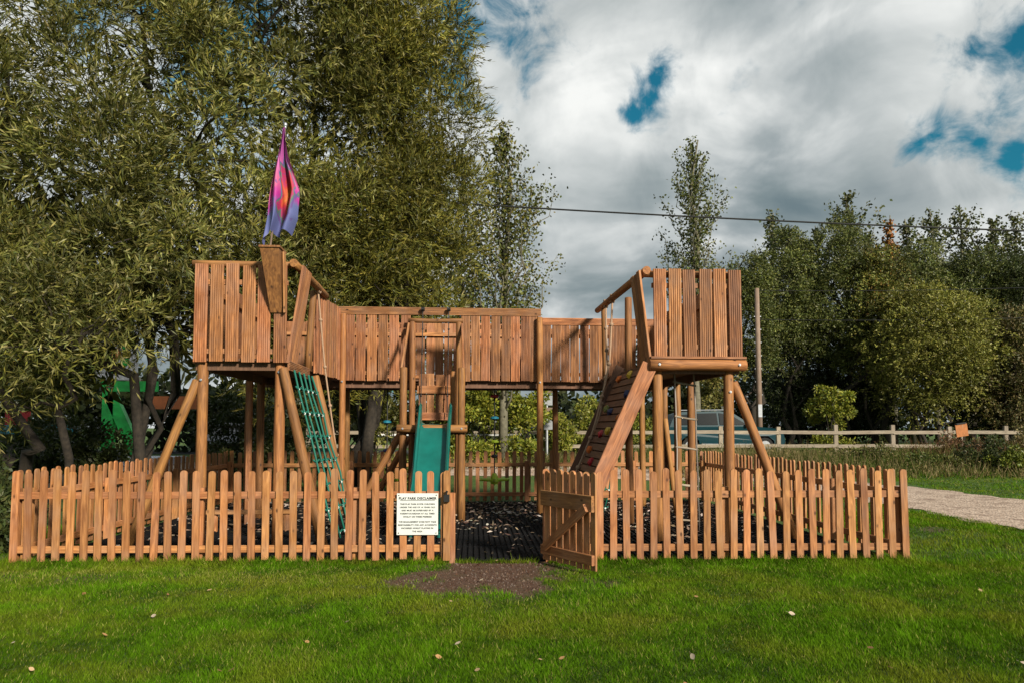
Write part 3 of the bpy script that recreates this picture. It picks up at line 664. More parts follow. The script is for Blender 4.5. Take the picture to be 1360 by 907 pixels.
# ------------------------------------------------------------------ slide
def build_slide():
    root = empty('slide', P(-1.24, -2.6, 0), 'green plastic slide running down from the bridge platform', 'slide')
    prof = [(-.80, 1.50), (-.98, 1.485), (-1.12, 1.40), (-1.35, 1.17), (-1.6, .90), (-1.85, .65), (-2.1, .44), (-2.35, .31), (-2.6, .25), (-2.85, .225), (-3.0, .20)]
    w = .205; ca = -1.265; sk = lambda b: -.05 * max(0, -b - .8) / 1.2
    cross = [(-w - .045, .0), (-w - .055, .20), (-w - .03, .235), (-w - .004, .21), (-w, .03), (-w + .05, .0), (w - .05, .0), (w, .03), (w + .004, .21), (w + .03, .235), (w + .055, .20), (w + .045, .0)]
    V = []; F = []; n = len(cross)
    for i, (b, z) in enumerate(prof):
        k = 1.0 if i > 1 else (1.45 if i == 0 else 1.35)
        for (x, h) in cross: V.append(P(ca + sk(b) + x, b, z + (h * k if h > .05 else h)))
    for i in range(len(prof) - 1):
        for j in range(n - 1): F.append((i * n + j, i * n + j + 1, (i + 1) * n + j + 1, (i + 1) * n + j))
    nb = len(V)
    for (b, z) in prof:
        V.append(P(ca + sk(b) - w - .045, b, z - .035)); V.append(P(ca + sk(b) + w + .045, b, z - .035))
    for i in range(len(prof) - 1):
        a = nb + 2 * i; F += [(a, a + 2, a + 3, a + 1), (i * n, (i + 1) * n, a + 2, a), (i * n + n - 1, a + 1, a + 3, (i + 1) * n + n - 1)]
    e = (len(prof) - 1) * n; F.append(tuple(e + j for j in range(n)) + (nb + 2 * len(prof) - 1, nb + 2 * len(prof) - 2))
    M = flat_origin(P(ca, -2.0, 0)); mi = M.inverted()
    o = put('chute', mesh('chute', [mi @ v for v in V], F, M_GREEN, True), root, M)
    o.modifiers.new('es', 'EDGE_SPLIT').split_angle = math.radians(50)
    for s in (-1, 1):
        t = MB(); t.tube([P(ca - .085 + s * .17, -2.8, .2), P(ca - .085 + s * .19, -2.82, -.06)], .022, 8); t.obj('leg', M_GREEN, root, flat_origin(P(ca + s * .17, -2.8, 0)))
    t = MB(); t.tube([P(ca - .285, -2.83, .1), P(ca + .115, -2.83, .1)], .014, 8); t.obj('foot_bar', M_GREEN, root, flat_origin(P(ca, -2.83, .1)))
build_slide()

# low balance beam
bb = empty('balance_beam', (-3.6, 10.5, 0), 'low plank balance beam on log feet behind the pickets', 'beam')
plank('beam', (-4.25, 10.42, .285), (-3.0, 10.55, .285), .14, .05, M_PICK, bb, (0, 0, 1))
for x, y in ((-4.1, 10.44), (-3.12, 10.54)): post('log_foot', (x, y, -.05), (x, y, .258), .06, .06, M_PICK, bb)

# ------------------------------------------------------------------ flag
def build_flag():
    base = P(-3.215, -3.56, 3.59); top = base + Vector((.17, .05, 1.50))
    root = empty('flag', base, 'limp flag with pink, purple, red and orange print on a slim pole', 'flag')
    mb = MB(); mb.tube([base - Vector((0, 0, .3)), top], [.013, .010], 8); mb.obj('flagpole', M_POLE, root, flat_origin(base))
    f = MB(); f.ball((0, 0, .02), .024, 8, 6, 0, (1, 1, 1.4)); f.tube([(0, 0, -.03), (0, 0, .01)], .016, 8); put('finial', mesh('finial', f.v, f.f, M_STEEL, True), root, Matrix.Translation(top))
    nu, nv_ = 48, 46; V = []; F = []; Hc = 1.33
    vs = [0, .3, .6, .85, 1]; lo = [-.014, -.095, -.17, -.215, -.235]; hi = [.014, .075, .195, .175, .10]
    for j in range(nv_ + 1):
        v = j / nv_; xl = np.interp(v, vs, lo); xr = np.interp(v, vs, hi)
        for i in range(nu + 1):
            u = i / nu; fold = (math.sin(u * 10.5 + v * 2.6) + .5 * math.sin(u * 23 - v * 4 + 1)) * (.012 + .075 * v ** .8); hem = .13 * max(0, .3 - u) / .3 * v ** 3 - .06 * abs(math.sin(u * 6)) * v ** 3
            x = xl + (xr - xl) * (u + .045 * math.sin(u * 19 + v * 3) * v) + .010 * math.sin(v * 8 + u * 4)
            V.append(top + Vector((x, -.05 + fold, -.03 - v * Hc - hem)))
    for j in range(nv_):
        for i in range(nu): a = j * (nu + 1) + i; F.append((a, a + 1, a + nu + 2, a + nu + 1))
    m, nt, b = new_mat('flag_print'); L = nt.links; uv = nd(nt, 'ShaderNodeAttribute', attribute_name='print_uv')
    n = nd(nt, 'ShaderNodeTexNoise'); n.inputs['Scale'].default_value = 5.0; n.inputs['Detail'].default_value = 4; n.inputs['Distortion'].default_value = 1.2; L.new(uv.outputs['Vector'], n.inputs['Vector'])
    sx = nd(nt, 'ShaderNodeSeparateXYZ'); L.new(uv.outputs['Vector'], sx.inputs[0])
    ad = nd(nt, 'ShaderNodeMath', operation='MULTIPLY_ADD', i_1=.45); L.new(n.outputs['Fac'], ad.inputs[0]); L.new(sx.outputs[1], ad.inputs[2])
    bgc = ramp_node(nt, ad.outputs[0], [(.20, (.26, .05, .24)), (.5, (.42, .09, .33)), (.75, (.50, .10, .22)), (.93, (.36, .02, .24)), (1.0, (.10, .12, .30))])
    # central warm emblem, abstract
    dv = nd(nt, 'ShaderNodeVectorMath', operation='DISTANCE'); L.new(uv.outputs['Vector'], dv.inputs[0]); dv.inputs[1].default_value = (.64, .60, 0)
    dn = nd(nt, 'ShaderNodeMath', operation='MULTIPLY_ADD', i_1=.55); L.new(n.outputs['Fac'], dn.inputs[0]); L.new(dv.outputs['Value'], dn.inputs[2])
    warm = ramp_node(nt, dn.outputs[0], [(.24, (.50, .26, .04)), (.31, (.50, .11, .02)), (.42, (.42, .025, .03)), (.49, (.30, .02, .12)), (.53, (.04, .16, .09)), (.56, (.10, .06, .22))])
    msk = ramp_node(nt, dn.outputs[0], [(.58, (1, 1, 1)), (.61, (0, 0, 0))])
    c = mix_node(nt, msk, bgc, warm)
    L.new(c, b.inputs['Base Color']); b.inputs['Roughness'].default_value = .7
    me = mesh('cloth', [v - base for v in V], F, m, True)
    at = me.attributes.new('print_uv', 'FLOAT_VECTOR', 'POINT'); at.data.foreach_set('vector', np.array([(i / nu, j / nv_, 0) for j in range(nv_ + 1) for i in range(nu + 1)], np.float32).ravel())
    put('cloth', me, root, flat_origin(base))
build_flag()

# ------------------------------------------------------------------ foliage
def unit(v): return v / (np.linalg.norm(v, axis=-1, keepdims=True) + 1e-9)
def leaves(pos, axis, length, width, rng, fold=.25):
    """diamond leaves: pos = base, axis = unit direction"""
    n = len(pos); r = unit(rng.normal(size=(n, 3))); side = unit(np.cross(axis, r)); nor = np.cross(side, axis)
    L = length[:, None]; w = width[:, None] * .5; mid = pos + axis * L * .42 - nor * w * fold
    V = np.empty((n, 4, 3)); V[:, 0] = pos; V[:, 1] = mid + side * w; V[:, 2] = pos + axis * L - nor * L * .10; V[:, 3] = mid - side * w
    return V.reshape(-1, 3)
def tints(n, cols, rng, jit=.25):
    c = np.array(cols)[rng.integers(0, len(cols), n)]; return c * rng.uniform(1 - jit, 1 + jit, (n, 1)) * rng.uniform(.92, 1.08, (n, 3))
def sprays(origin, direc, tlen, nleaf, llen, lwid, rng, droop=.25, spread=.7):
    """twigs with alternate leaves -> positions, axes, lengths, widths"""
    S = len(origin); t = (np.arange(nleaf) + .5) / nleaf
    d = direc[:, None, :] + np.array([0, 0, -1])[None, None] * (droop * t[None, :, None])
    pos = origin[:, None, :] + d * (tlen[:, None, None] * t[None, :, None])
    ax = unit(unit(d) * 1.0 + rng.normal(size=(S, nleaf, 3)) * spread)
    n = S * nleaf
    return pos.reshape(n, 3), ax.reshape(n, 3), llen * rng.uniform(.65, 1.2, n), lwid * rng.uniform(.75, 1.25, n)
def clump_points(clumps, per, rng, shell=.55):
    """clumps (k,4): centre and radius -> points and outward directions"""
    k = len(clumps); c = np.repeat(clumps[:, :3], per, 0); r = np.repeat(clumps[:, 3], per)
    u = unit(rng.normal(size=(k * per, 3)) + np.array([0, -.15, .25])); rad = r * rng.uniform(shell, 1.0, k * per) ** .8
    return c + u * rad[:, None] * np.array([1, 1, .8]), u
def limb_tree(mb, p0, p1, r0, r1, rng, wob=.15, n=6):
    p0, p1 = np.array(p0, float), np.array(p1, float); L = np.linalg.norm(p1 - p0); pts = []
    for k in range(n + 1):
        t = k / n; q = p0 + (p1 - p0) * t + rng.normal(size=3) * wob * L * .12 * math.sin(math.pi * t); pts.append(Vector(q))
    mb.tube(pts, [r0 + (r1 - r0) * k / n for k in range(n + 1)], 7)
    return pts
def willow(label, base, stems, ells, nclump, per, cols, seed, llen=.125, lwid=.021, tw=.42, crad=(.55, 1.0), nleaf=13, name='willow_tree', inner=.35, bark=None, spread=.7, droop=.3, group=None, fill=0):
    rng = np.random.default_rng(seed); root = empty(name, base, label, 'tree', group)
    M = flat_origin(base); mb = MB()
    w = np.array([e[3] * e[4] * e[5] for e in ells]) ** .67; w /= w.sum(); cl = []
    for e, s in zip(ells, w):
        k = max(2, int(nclump * s)); u = unit(rng.normal(size=(k, 3)) + np.array([.1, -.35, .1])); rad = 1 - inner * rng.random(k) ** 1.5
        c = np.array(e[:3]) + u * rad[:, None] * np.array(e[3:6]); c = np.c_[c, rng.uniform(*crad, k)]; cl.append(c)
    cl = np.concatenate(cl); cl = cl[cl[:, 2] > .6]
    sx, sy = cl[:, 0] / cl[:, 1], (cl[:, 2] - CAMH) / cl[:, 1]; cl = cl[~((sx > -.57) & (sx < -.465) & (sy < .13) & (sy > -.06) & (cl[:, 1] < 19))]
    b = np.array(base, float)
    tips = []
    for (tx, ty, tz, r) in stems:
        pts = limb_tree(mb, b + rng.normal(size=3) * np.array([.35, .3, 0]), (tx, ty, tz), r, r * .35, rng, .5, 8); tips += [np.array(p) for p in pts[3:]]
    tips = np.array(tips)
    for c in cl[rng.permutation(len(cl))[:70]]:
        j = np.argmin(np.linalg.norm((tips - c[:3]) * np.array([1, 1, 1.3]), axis=1)); limb_tree(mb, tips[j], c[:3], .03, .008, rng, .6, 4)
    mb.obj('trunk', bark or M_BARK, root, M, True)
    o, d = clump_points(cl, per, rng)
    d = unit(d + rng.normal(size=d.shape) * .4 + np.array([0, 0, .3]))
    p, a, l, ww = sprays(o, d, tw * rng.uniform(.6, 1.3, len(o)), nleaf, llen, lwid, rng, droop, spread)
    V = leaves(p, a, l, ww, rng) - b
    if fill:
        k = rng.integers(0, len(ells), fill); E = np.array(ells)[k]; q = E[:, :3] + unit(rng.normal(size=(fill, 3))) * (rng.random(fill) ** .4 * .78)[:, None] * E[:, 3:6]
        qx, qy = q[:, 0] / q[:, 1], (q[:, 2] - CAMH) / q[:, 1]; q = q + np.array([0, .9, 0]); q = q[(q[:, 2] > .5) & (q[:, 1] > E[:, 1] - .1) & ~((qx > -.56) & (qx < -.47) & (qy < .125))]; nf = len(q)
        VF = leaves(q, unit(rng.normal(size=(nf, 3))), rng.uniform(.25, .45, nf), rng.uniform(.07, .14, nf), rng) - b
        V = np.concatenate([V, VF])
    else: nf = 0
    ct = np.repeat(rng.uniform(.5, 1.5, len(cl)), per * nleaf)[:, None]
    tt = tints(len(p), cols, rng) * ct
    if nf: tt = np.concatenate([tt, tints(nf, cols, rng)])
    put('crown', quads_mesh('crown', V, len(tt), M_LEAF, tt), root, M)
    return root
OLIVE = [(.118, .116, .022), (.085, .092, .02), (.155, .148, .03), (.055, .066, .016), (.22, .205, .07)]
SHADED_LEAF = [(.026, .036, .011), (.02, .03, .009), (.034, .042, .013)]  # leaf colours darkened to stand in for deep shade below the canopies
DARKG = [(.05, .065, .018), (.04, .055, .016), (.065, .075, .02), (.035, .05, .014)]
willow('towering willow with olive leaves spreading over the flag tower', (-7.4, 15.3, 0), [(-9.5, 13.8, 8, .12), (-7.3, 14.4, 9.5, .13), (-5.4, 15.2, 9.0, .10), (-6.2, 13.8, 6.5, .07)],
       [(-8.2, 14.0, 7.2, 3.9, 2.6, 5.0), (-5.4, 15.0, 8.2, 2.4, 2.2, 4.2), (-7.6, 13.0, 4.6, 2.6, 1.6, 2.0), (-10.2, 13.0, 5.0, 2.6, 2.0, 3.0), (-6.0, 15.6, 3.6, 2.4, 1.4, 1.5), (-9.6, 15.0, 3.0, 2.6, 1.2, 1.4)], 225, 74, OLIVE, 21, llen=.165, lwid=.025, inner=.45, spread=.45, droop=.12, fill=7000, crad=(.4, .85))
willow('willow with fine olive leaves filling the space behind the bridge', (-3.6, 17.6, 0), [(-3.0, 17.0, 9.5, .16), (-4.6, 17.0, 9.0, .15), (-2.2, 17.4, 7.0, .12)],
       [(-3.3, 17.2, 7.4, 2.35, 2.0, 5.6), (-2.4, 17.0, 6.0, 1.3, 1.5, 3.4), (-4.6, 16.8, 4.4, 2.2, 1.6, 2.6), (-3.4, 17.0, 10.6, 1.6, 1.6, 2.2)], 185, 70, [(.155, .142, .022), (.115, .113, .02), (.185, .166, .03), (.072, .08, .018)], 22, llen=.15, lwid=.024, inner=.5, spread=.42, droop=.12, fill=7000)
willow('low willow bough of long olive leaves reaching over the side fence', (-8.2, 12.4, 0), [(-7.6, 11.6, 3.6, .12), (-6.6, 11.2, 2.6, .09), (-8.6, 11.0, 3.0, .1)],
       [(-7.4, 11.4, 3.4, 1.7, 1.1, .9), (-8.0, 10.8, 2.2, 1.3, .9, .9), (-6.4, 11.4, 2.6, .9, .7, .6)], 38, 44, OLIVE, 23, llen=.14, lwid=.022, inner=.6, crad=(.4, .7))

def poplar(label, base, h, rad, nbr, per, cols, seed, leaf=.10, low=.18, bark=None, group=None, clear=False):
    rng = np.random.default_rng(seed); root = empty('poplar_tree', base, label, 'tree', group); M = flat_origin(base); b = np.array(base, float); mb = MB()
    mb.tube([Vector(b + np.array([rng.normal() * .03 * k, rng.normal() * .03 * k, h * .95 * k / 6])) for k in range(7)], [h * .013 * (1 - k / 6.6) + .01 for k in range(7)], 8)
    P_, A_ = [], []
    for i in range(nbr):
        t = low + (1 - low) * ((i + rng.random()) / nbr); an = i * 2.4 + rng.normal() * .3
        reach = rad * (1.06 - t) ** 1.05 * 1.35 * min(1, (t - low + .12) / .2) * rng.uniform(.55, 1.35); rise = reach * rng.uniform(1.1, 2.2) + .3
        p0 = b + np.array([0, 0, h * t * .93]); p1 = p0 + np.array([math.cos(an) * reach, math.sin(an) * reach, rise]); p1[2] = min(p1[2], b[2] + h * rng.uniform(.9, 1.02))
        pts = limb_tree(mb, p0, p1, .035 * (1.2 - t) + .008, .006, rng, .5, 4)
        pn = int(per * (reach / rad * 1.35 + .18)); s = rng.beta(1.5, 1.1, pn)[:, None]; q = p0 + (p1 - p0) * s + rng.normal(size=(pn, 3)) * (.07 + .07 * reach * s)
        P_.append(q); A_.append(unit(rng.normal(size=(pn, 3)) + np.array([0, 0, -.3])))
    mb.obj('trunk', bark or M_BARK2, root, M, True)
    P_ = np.concatenate(P_); A_ = np.concatenate(A_); n = len(P_)
    V = leaves(P_, A_, leaf * rng.uniform(.7, 1.3, n), leaf * .78 * rng.uniform(.7, 1.3, n), rng) - b
    put('crown', quads_mesh('crown', V, n, M_LEAF, tints(n, cols, rng, .3)), root, M)
def ground_at(px, Y): x = (px - 680) / FPX * Y; return (x, Y, H(x, Y))
def ztop(py, Y): return CAMH + (567 - py) / FPX * Y
POP = [(.10, .115, .025), (.075, .09, .02), (.13, .135, .035), (.055, .068, .018)]
PDK = [(.075, .088, .028), (.055, .07, .022), (.095, .10, .03)]
Y = 24.5; g = ground_at(668, Y); poplar('tall airy poplar rising between the willow and the open sky', g, ztop(138, Y) - g[2], 1.9, 64, 150, POP + [(.14, .12, .02)], 31, .11, .14)
Y = 25.5; g = ground_at(612, Y); poplar('poplar half hidden behind the edge of the willow', g, ztop(170, Y) - g[2], 1.5, 40, 120, POP, 32, .11, .16)
Y = 34; g = ground_at(925, Y); poplar('lone slender poplar standing behind the square tower', g, ztop(160, Y) - g[2], 2.3, 66, 120, PDK + POP, 33, .13, .27)
row = [(1030, 264, 1.3), (1062, 300, 1.1), (1090, 280, 1.2), (1132, 234, 1.6), (1160, 300, 1.2), (1212, 272, 1.2), (1245, 262, 1.4), (1286, 258, 1.6), (1328, 272, 1.3), (1356, 264, 1.4), (1400, 270, 1.6)]
for i, (px, py, r_) in enumerate(row):
    Y = 44 + (i * 37 % 5) * .7; g = ground_at(px, Y)
    poplar('tallest dark poplar of the far tree line' if py == 234 else 'dark poplar top rising above the rounded trees beyond the road', g, ztop(py, Y) - g[2], r_ * 2.0, 36, 110, PDK, 40 + i, .19, .3, group='poplars along the far tree line')
Y = 42.5; g = ground_at(1187, Y); poplar('poplar whose top has turned orange', g, ztop(266, Y) - g[2], 1.1, 34, 90, [(.30, .10, .02), (.24, .11, .025), (.12, .09, .02)], 60, .19, .3)

def round_tree(name, label, px, Y, py_top, half_px, cols, seed, nclump=60, per=46, leaf=.135, z0=.5, group=None, cat_y=.8):
    g = ground_at(px, Y); zt = ztop(py_top, Y); rx = half_px / FPX * Y; hz = (zt - g[2] - z0) / 2; cz = g[2] + z0 + hz
    willow(label, g, [(g[0], Y, cz + hz * .3, .16), (g[0] + rx * .4, Y, cz, .1), (g[0] - rx * .4, Y, cz, .1)],
           [(g[0], Y, cz, rx * .86, rx * cat_y, hz * .92), ] + ([(g[0], Y + .2, cz - hz * .45, rx * .98, rx * .8, hz * .5)] if z0 < 1 else []), int(nclump * 1.7), 44, cols, seed, llen=leaf, lwid=leaf * .42, tw=.42, crad=(rx * .13, rx * .30), nleaf=7, name=name, spread=1.1, inner=.4, group=group)
GR1 = [(.115, .132, .032), (.09, .108, .027), (.145, .155, .04), (.06, .08, .022)]
GR2 = [(.165, .165, .03), (.125, .132, .025), (.195, .185, .04)]
TAN = [(.14, .11, .04), (.10, .10, .03), (.17, .13, .055), (.09, .10, .03)]
rt = [('dark green rounded tree beside the utility pole', 1000, 39, 330, 42, GR1, 71, 60), ('grey green bushy tree right behind the utility pole', 1052, 40, 296, 44, GR1, 72, 64),
      ('tall bushy olive tree under the highest poplar', 1118, 40, 276, 52, GR1, 73, 70), ('olive tree with yellowing leaves below the orange poplar', 1172, 39, 320, 44, GR2 + GR1 + [(.20, .12, .03)], 74, 60),
      ('broad mid green tree beyond the rail fence posts', 1225, 41, 318, 50, GR1, 75, 64), ('deep green tree closing the far tree line', 1290, 41, 322, 56, GR1 + DARKG, 76, 70),
      ('dark tree at the end of the tree line', 1362, 40, 330, 58, DARKG, 77, 70), ('big pale olive willow bush swelling over the rail fence', 1235, 36.5, 382, 92, GR2, 78, 120),
      ('tan leaved bush browning at the road edge', 1348, 35.6, 398, 42, TAN, 79, 60), ('bush between the pole and the bright shrub, leaves coloured dark for shade', 1050, 42, 420, 66, SHADED_LEAF, 80, 80),
      ('undergrowth tree below the yellowing one, deep shade painted into its leaves', 1130, 42, 430, 64, SHADED_LEAF, 81, 80), ('low thicket beside the tan bush, leaf colour darkened as shade', 1320, 37.5, 470, 64, SHADED_LEAF, 82, 70)]  # the lowest crowns have undergrowth shade painted into their leaf colours
for i, (lb, px, Y, py, hw, cols, sd, nc) in enumerate(rt): round_tree('broadleaf_tree', lb, px, Y, py, hw, cols, sd, nc, 40, z0=3.4 if py < 340 else (1.4 if sd == 78 else .4))
# far wood as one mass behind the individual trees
def far_wood():
    rng = np.random.default_rng(99); n = 26; c = np.c_[np.linspace(9, 52, n), rng.uniform(50, 53, n), rng.uniform(3, 7, n), rng.uniform(2.5, 3.6, n)]
    c2 = c.copy(); c2[:, 2] = 2; c2[:, 0] += .8; c3 = np.c_[np.linspace(-16, 10, 18), rng.uniform(37, 40, 18), rng.uniform(1.4, 2.6, 18), rng.uniform(1.3, 1.9, 18)]
    c4 = np.c_[np.linspace(-34, -7, 24), rng.uniform(31, 34, 24), rng.uniform(1.2, 3.6, 24), rng.uniform(1.6, 2.4, 24)]
    o, d = clump_points(np.concatenate([c, c2, c3, c4]), 420, rng, .3); k = len(o)
    V = leaves(o, unit(rng.normal(size=(k, 3))), rng.uniform(.3, .5, k), rng.uniform(.2, .34, k), rng)
    tag(put('distant_wood', quads_mesh('distant_wood', V, k, M_LEAF, tints(k, SHADED_LEAF, rng))), 'mass of woodland behind the individual trees, shade painted into its leaf colour', 'woodland', kind='stuff')
far_wood()
def shrub(label, c, rad, n, cols, seed, leaf=.1, name='shrub', sz=.8, group=None, base=None):
    rng = np.random.default_rng(seed); base = base or (c[0], c[1], H(c[0], c[1])); root = empty(name, base, label, 'shrub', group); M = flat_origin(base)
    mb = MB()
    for k in range(6):
        u = unit(rng.normal(size=3) + np.array([0, 0, 1.0])); limb_tree(mb, np.array(base), np.array(c) + u * rad * .6 * np.array([1, 1, sz]), .03, .008, rng, .4, 4)
    mb.obj('stem', M_BARK, root, M, True)
    K = 30; n = int(n * 1.6); u = unit(rng.normal(size=(K, 3)) + np.array([0, -.3, .3])) * rng.uniform(.3, 1.65, (K, 1)); cl = np.c_[np.array(c) + u * np.array(rad if hasattr(rad, '__len__') else (rad, rad, rad * sz)) * .62, rad * rng.uniform(.14, .38, K)]
    cl[::3, 2] = base[2] + rad * .3 * rng.uniform(.6, 1.4, len(cl[::3])); cl[::3, 3] *= 1.15
    o, d = clump_points(cl, n // K, rng, .3); k = len(o); o[:, 2] = np.maximum(o[:, 2], base[2] + .02)
    V = leaves(o, unit(d + rng.normal(size=(k, 3)) * .6), leaf * rng.uniform(.7, 1.3, k), leaf * .5 * rng.uniform(.7, 1.3, k), rng) - np.array(base)
    put('foliage', quads_mesh('foliage', V, k, M_LEAF, tints(k, cols, rng) * np.repeat(rng.uniform(.75, 1.25, K), n // K)[:, None]), root, M)
LIME = [(.20, .21, .02), (.15, .17, .018), (.25, .245, .035), (.10, .13, .018)]
def at(px, py, Y): return ((px - 680) / FPX * Y, Y, CAMH + (567 - py) / FPX * Y)
shrub('bright yellow green shrub under the dark trees', at(1106, 545, 34), 1.25, 3600, LIME, 101, .14)
shrub('yellow green hedge bush behind the hanging disc rope', at(645, 545, 25), 1.35, 5200, LIME, 102, .12)
shrub('yellow green hedge bush beside the grey sign frame', at(690, 550, 25.5), 1.2, 4600, LIME, 103, .12)
shrub('yellow green hedge bush between the slide and the disc rope', at(600, 560, 24.6), 1.2, 4200, LIME, 116, .12)
shrub('leafy hedge bush low behind the rear pickets and grey frame', at(735, 572, 27.2), 1.0, 3600, LIME + GR2, 117, .12)
shrub('pale hedge bush seen under the bridge beyond the rail fence', at(775, 562, 30.5), 1.35, 4600, LIME + GR2, 104, .13)
shrub('hedge bush by the foot of the climbing wall, beyond the rails', at(828, 568, 30.8), 1.1, 3200, GR2 + LIME, 105, .13)
shrub('small golden green tree behind the parked car', at(935, 515, 36.5), 1.7, 4600, [(.19, .16, .04), (.15, .14, .035), (.12, .12, .03)], 106, .15, sz=1.3)
shrub('olive bush under the bridge by the slide braces', at(500, 540, 19), 1.0, 5000, GR2 + OLIVE, 107, .12, sz=1.1)
shrub('deep green bush under the bridge beside the twin posts', at(455, 550, 20.5), 1.1, 4000, GR1, 108, .11)
shrub('dark bush crowding the corner of the picket fence', (-6.3, 8.9, .3), .55, 3000, DARKG, 109, .08)
shrub('dark nettle clump outside the long side fence', (-6.9, 10.4, .4), .7, 3200, DARKG, 110, .09)
shrub('low green clump at the foot of the end picket', (-5.75, 7.75, .12), .35, 1300, [(.05, .085, .02), (.04, .07, .015)], 111, .06, sz=.55)
shrub('yellow green weed clump beyond the gravel path', at(1340, 612, 21.5), .55, 1600, [(.14, .16, .02), (.10, .13, .02)], 112, .09)
shrub('dark green weed clump beyond the gravel path', at(1305, 608, 22.5), .75, 2000, DARKG, 113, .09)
shrub('rusty brown dock clump in front of the orange board', at(1262, 598, 25.6), .75, 1500, [(.13, .065, .03), (.10, .05, .025), (.17, .10, .05)], 118, .08, sz=1.0)
shrub('brown seeding weeds beside the rail fence post', at(1300, 600, 26.3), .6, 1100, [(.16, .10, .05), (.12, .07, .035), (.10, .11, .03)], 119, .08, sz=.9)
shrub('green nettle bank along the far side of the gravel path', at(1222, 618, 22.8), .7, 1900, [(.075, .105, .022), (.06, .085, .02), (.11, .12, .03)], 120, .08, sz=.55)
shrub('olive nettle bank merging into dark weeds past the path', at(1262, 622, 22.4), .65, 1700, [(.09, .10, .022), (.06, .08, .018), (.13, .12, .035)], 121, .08, sz=.5)
shrub('tan grass and bramble tangle by the last rail post', at(1345, 590, 25.4), .8, 1600, [(.19, .145, .065), (.13, .11, .04), (.09, .10, .03)], 122, .09, sz=.7)
shrub('green bramble bank between the side pickets and rail fence', at(1150, 606, 24.2), .75, 1700, [(.09, .105, .025), (.15, .125, .05), (.07, .085, .02)], 123, .08, sz=.5)
shrub('dark hedge bush under the willow near the painted ride', (-9.6, 17.0, .7), 1.0, 4000, DARKG, 114, .1)
shrub('dark ivy bank closing the gap beside the market counter', (-11.6, 19.5, .9), 1.2, 4200, DARKG, 124, .11)
shrub('ivy covered bank behind the flag tower posts', (-7.2, 21.0, 1.2), 1.6, 5200, DARKG, 125, .11)
shrub('dark hedge bush under the willow behind the flag tower', (-6.0, 18.6, .8), 1.1, 4000, DARKG, 115, .1)

# ------------------------------------------------------------------ lawn, weeds, litter
def lawn():
    rng = np.random.default_rng(5)
    def region(n, x0, x1, y0, y1): return rng.uniform(x0, x1, n), rng.uniform(y0, y1, n)
    parts = [region(290000, -4.6, 4.6, 3.6, 6.0), region(240000, -6.6, 6.6, 6.0, 8.16), region(60000, 4.25, 9.5, 8.1, 13.0), region(45000, 4.3, 16.0, 13, 22), region(14000, -9, -5.3, 7.5, 11)]
    x = np.concatenate([p[0] for p in parts]); y = np.concatenate([p[1] for p in parts])
    dm = dirt_mask(x, y)
    pc = np.interp(y, [c[1] for c in PATH_C[:5]], [c[0] for c in PATH_C[:5]]); onpath = (np.abs(x - pc) < 1.55) & (y > 3) & (y < 21)
    fy = 8.07 + (x + 5.27) * .0241; xr = 4.30 - (y - 8.3) * .072
    inside = (y > fy + .04) & (x < xr) & (x > -5.33)
    vis = np.abs(x) < .74 * y + .6
    keep = (rng.random(len(x)) > dm * 1.25) & ~onpath & ~inside & vis
    # a grassy lip at the gateway
    lx, _ = np.concatenate([rng.uniform(-.62, .28, 900), rng.uniform(-5.4, -.7, 9000), rng.uniform(.4, 4.35, 8000)]), None
    ly = np.concatenate([rng.normal(8.19, .035, 900), 8.04 + (lx[900:] + 5.27) * .0241 + rng.normal(0, .035, 17000)])
    x = np.concatenate([x[keep], lx]); y = np.concatenate([y[keep], ly]); n = len(x); z = height(x, y)
    patch = vnoise(x, y, 1.6, 8); fine = vnoise(x, y, 6, 9)
    nearf = np.exp(-((y - (8.0 + (x + 5.27) * .0241)) / .13) ** 2)
    tuft = vnoise(x, y, 14, 19); h = (.036 + .014 * patch + .010 * fine + .010 * tuft) * rng.uniform(.6, 1.5, n) * (1 + 2.4 * nearf * rng.random(n) ** 2) * np.where(rng.random(n) < .02, 1.7, 1)
    h = np.maximum(h, .010) * .72 * np.where(y > 9, 1.4, 1)
    an = rng.uniform(0, 2 * np.pi, n); w = (.0019 + .0013 * rng.random(n)) * (1 + .14 * np.maximum(0, y - 5)); lean = rng.uniform(.2, 1.1, n) * h; la = rng.uniform(0, 2 * np.pi, n) * .6 + 1.2 * patch
    V = np.empty((n, 3, 3)); V[:, 0] = np.c_[x - np.cos(an) * w, y - np.sin(an) * w, z]; V[:, 1] = np.c_[x + np.cos(an) * w, y + np.sin(an) * w, z]
    V[:, 2] = np.c_[x + np.cos(la) * lean, y + np.sin(la) * lean, z + h]
    base = np.array([.062, .138, .0035])[None] * (1 + .40 * patch[:, None] + .42 * fine[:, None] + .35 * tuft[:, None]).clip(.2, 2.1)
    yel = np.clip(.9 * vnoise(x, y, 2.3, 12) + .5 * vnoise(x, y, 7.5, 22) + .2 + .5 * np.exp(-((y - 7.4) / .5) ** 2) * (x < -1), 0, 1)[:, None]
    c = base * (1 - .62 * yel) + np.array([.175, .19, .016]) * .62 * yel
    dry = (rng.random(n) < .05 + .22 * np.clip(vnoise(x, y, 1.3, 31) - .35, 0, 1) + .25 * np.exp(-((y - 7.35) / .35) ** 2) * (x < -1.5) * np.clip(.5 + vnoise(x, y, 2.5, 33), 0, 1))[:, None]; c = np.where(dry, np.array([.27, .26, .07]), c) * rng.uniform(.4, 1.6, (n, 1))
    tag(put('grass', quads_mesh('grass', V.reshape(-1, 3), n, M_GRASS, c, True)), 'short mown green lawn in front of the fence', 'grass', kind='stuff')
lawn()
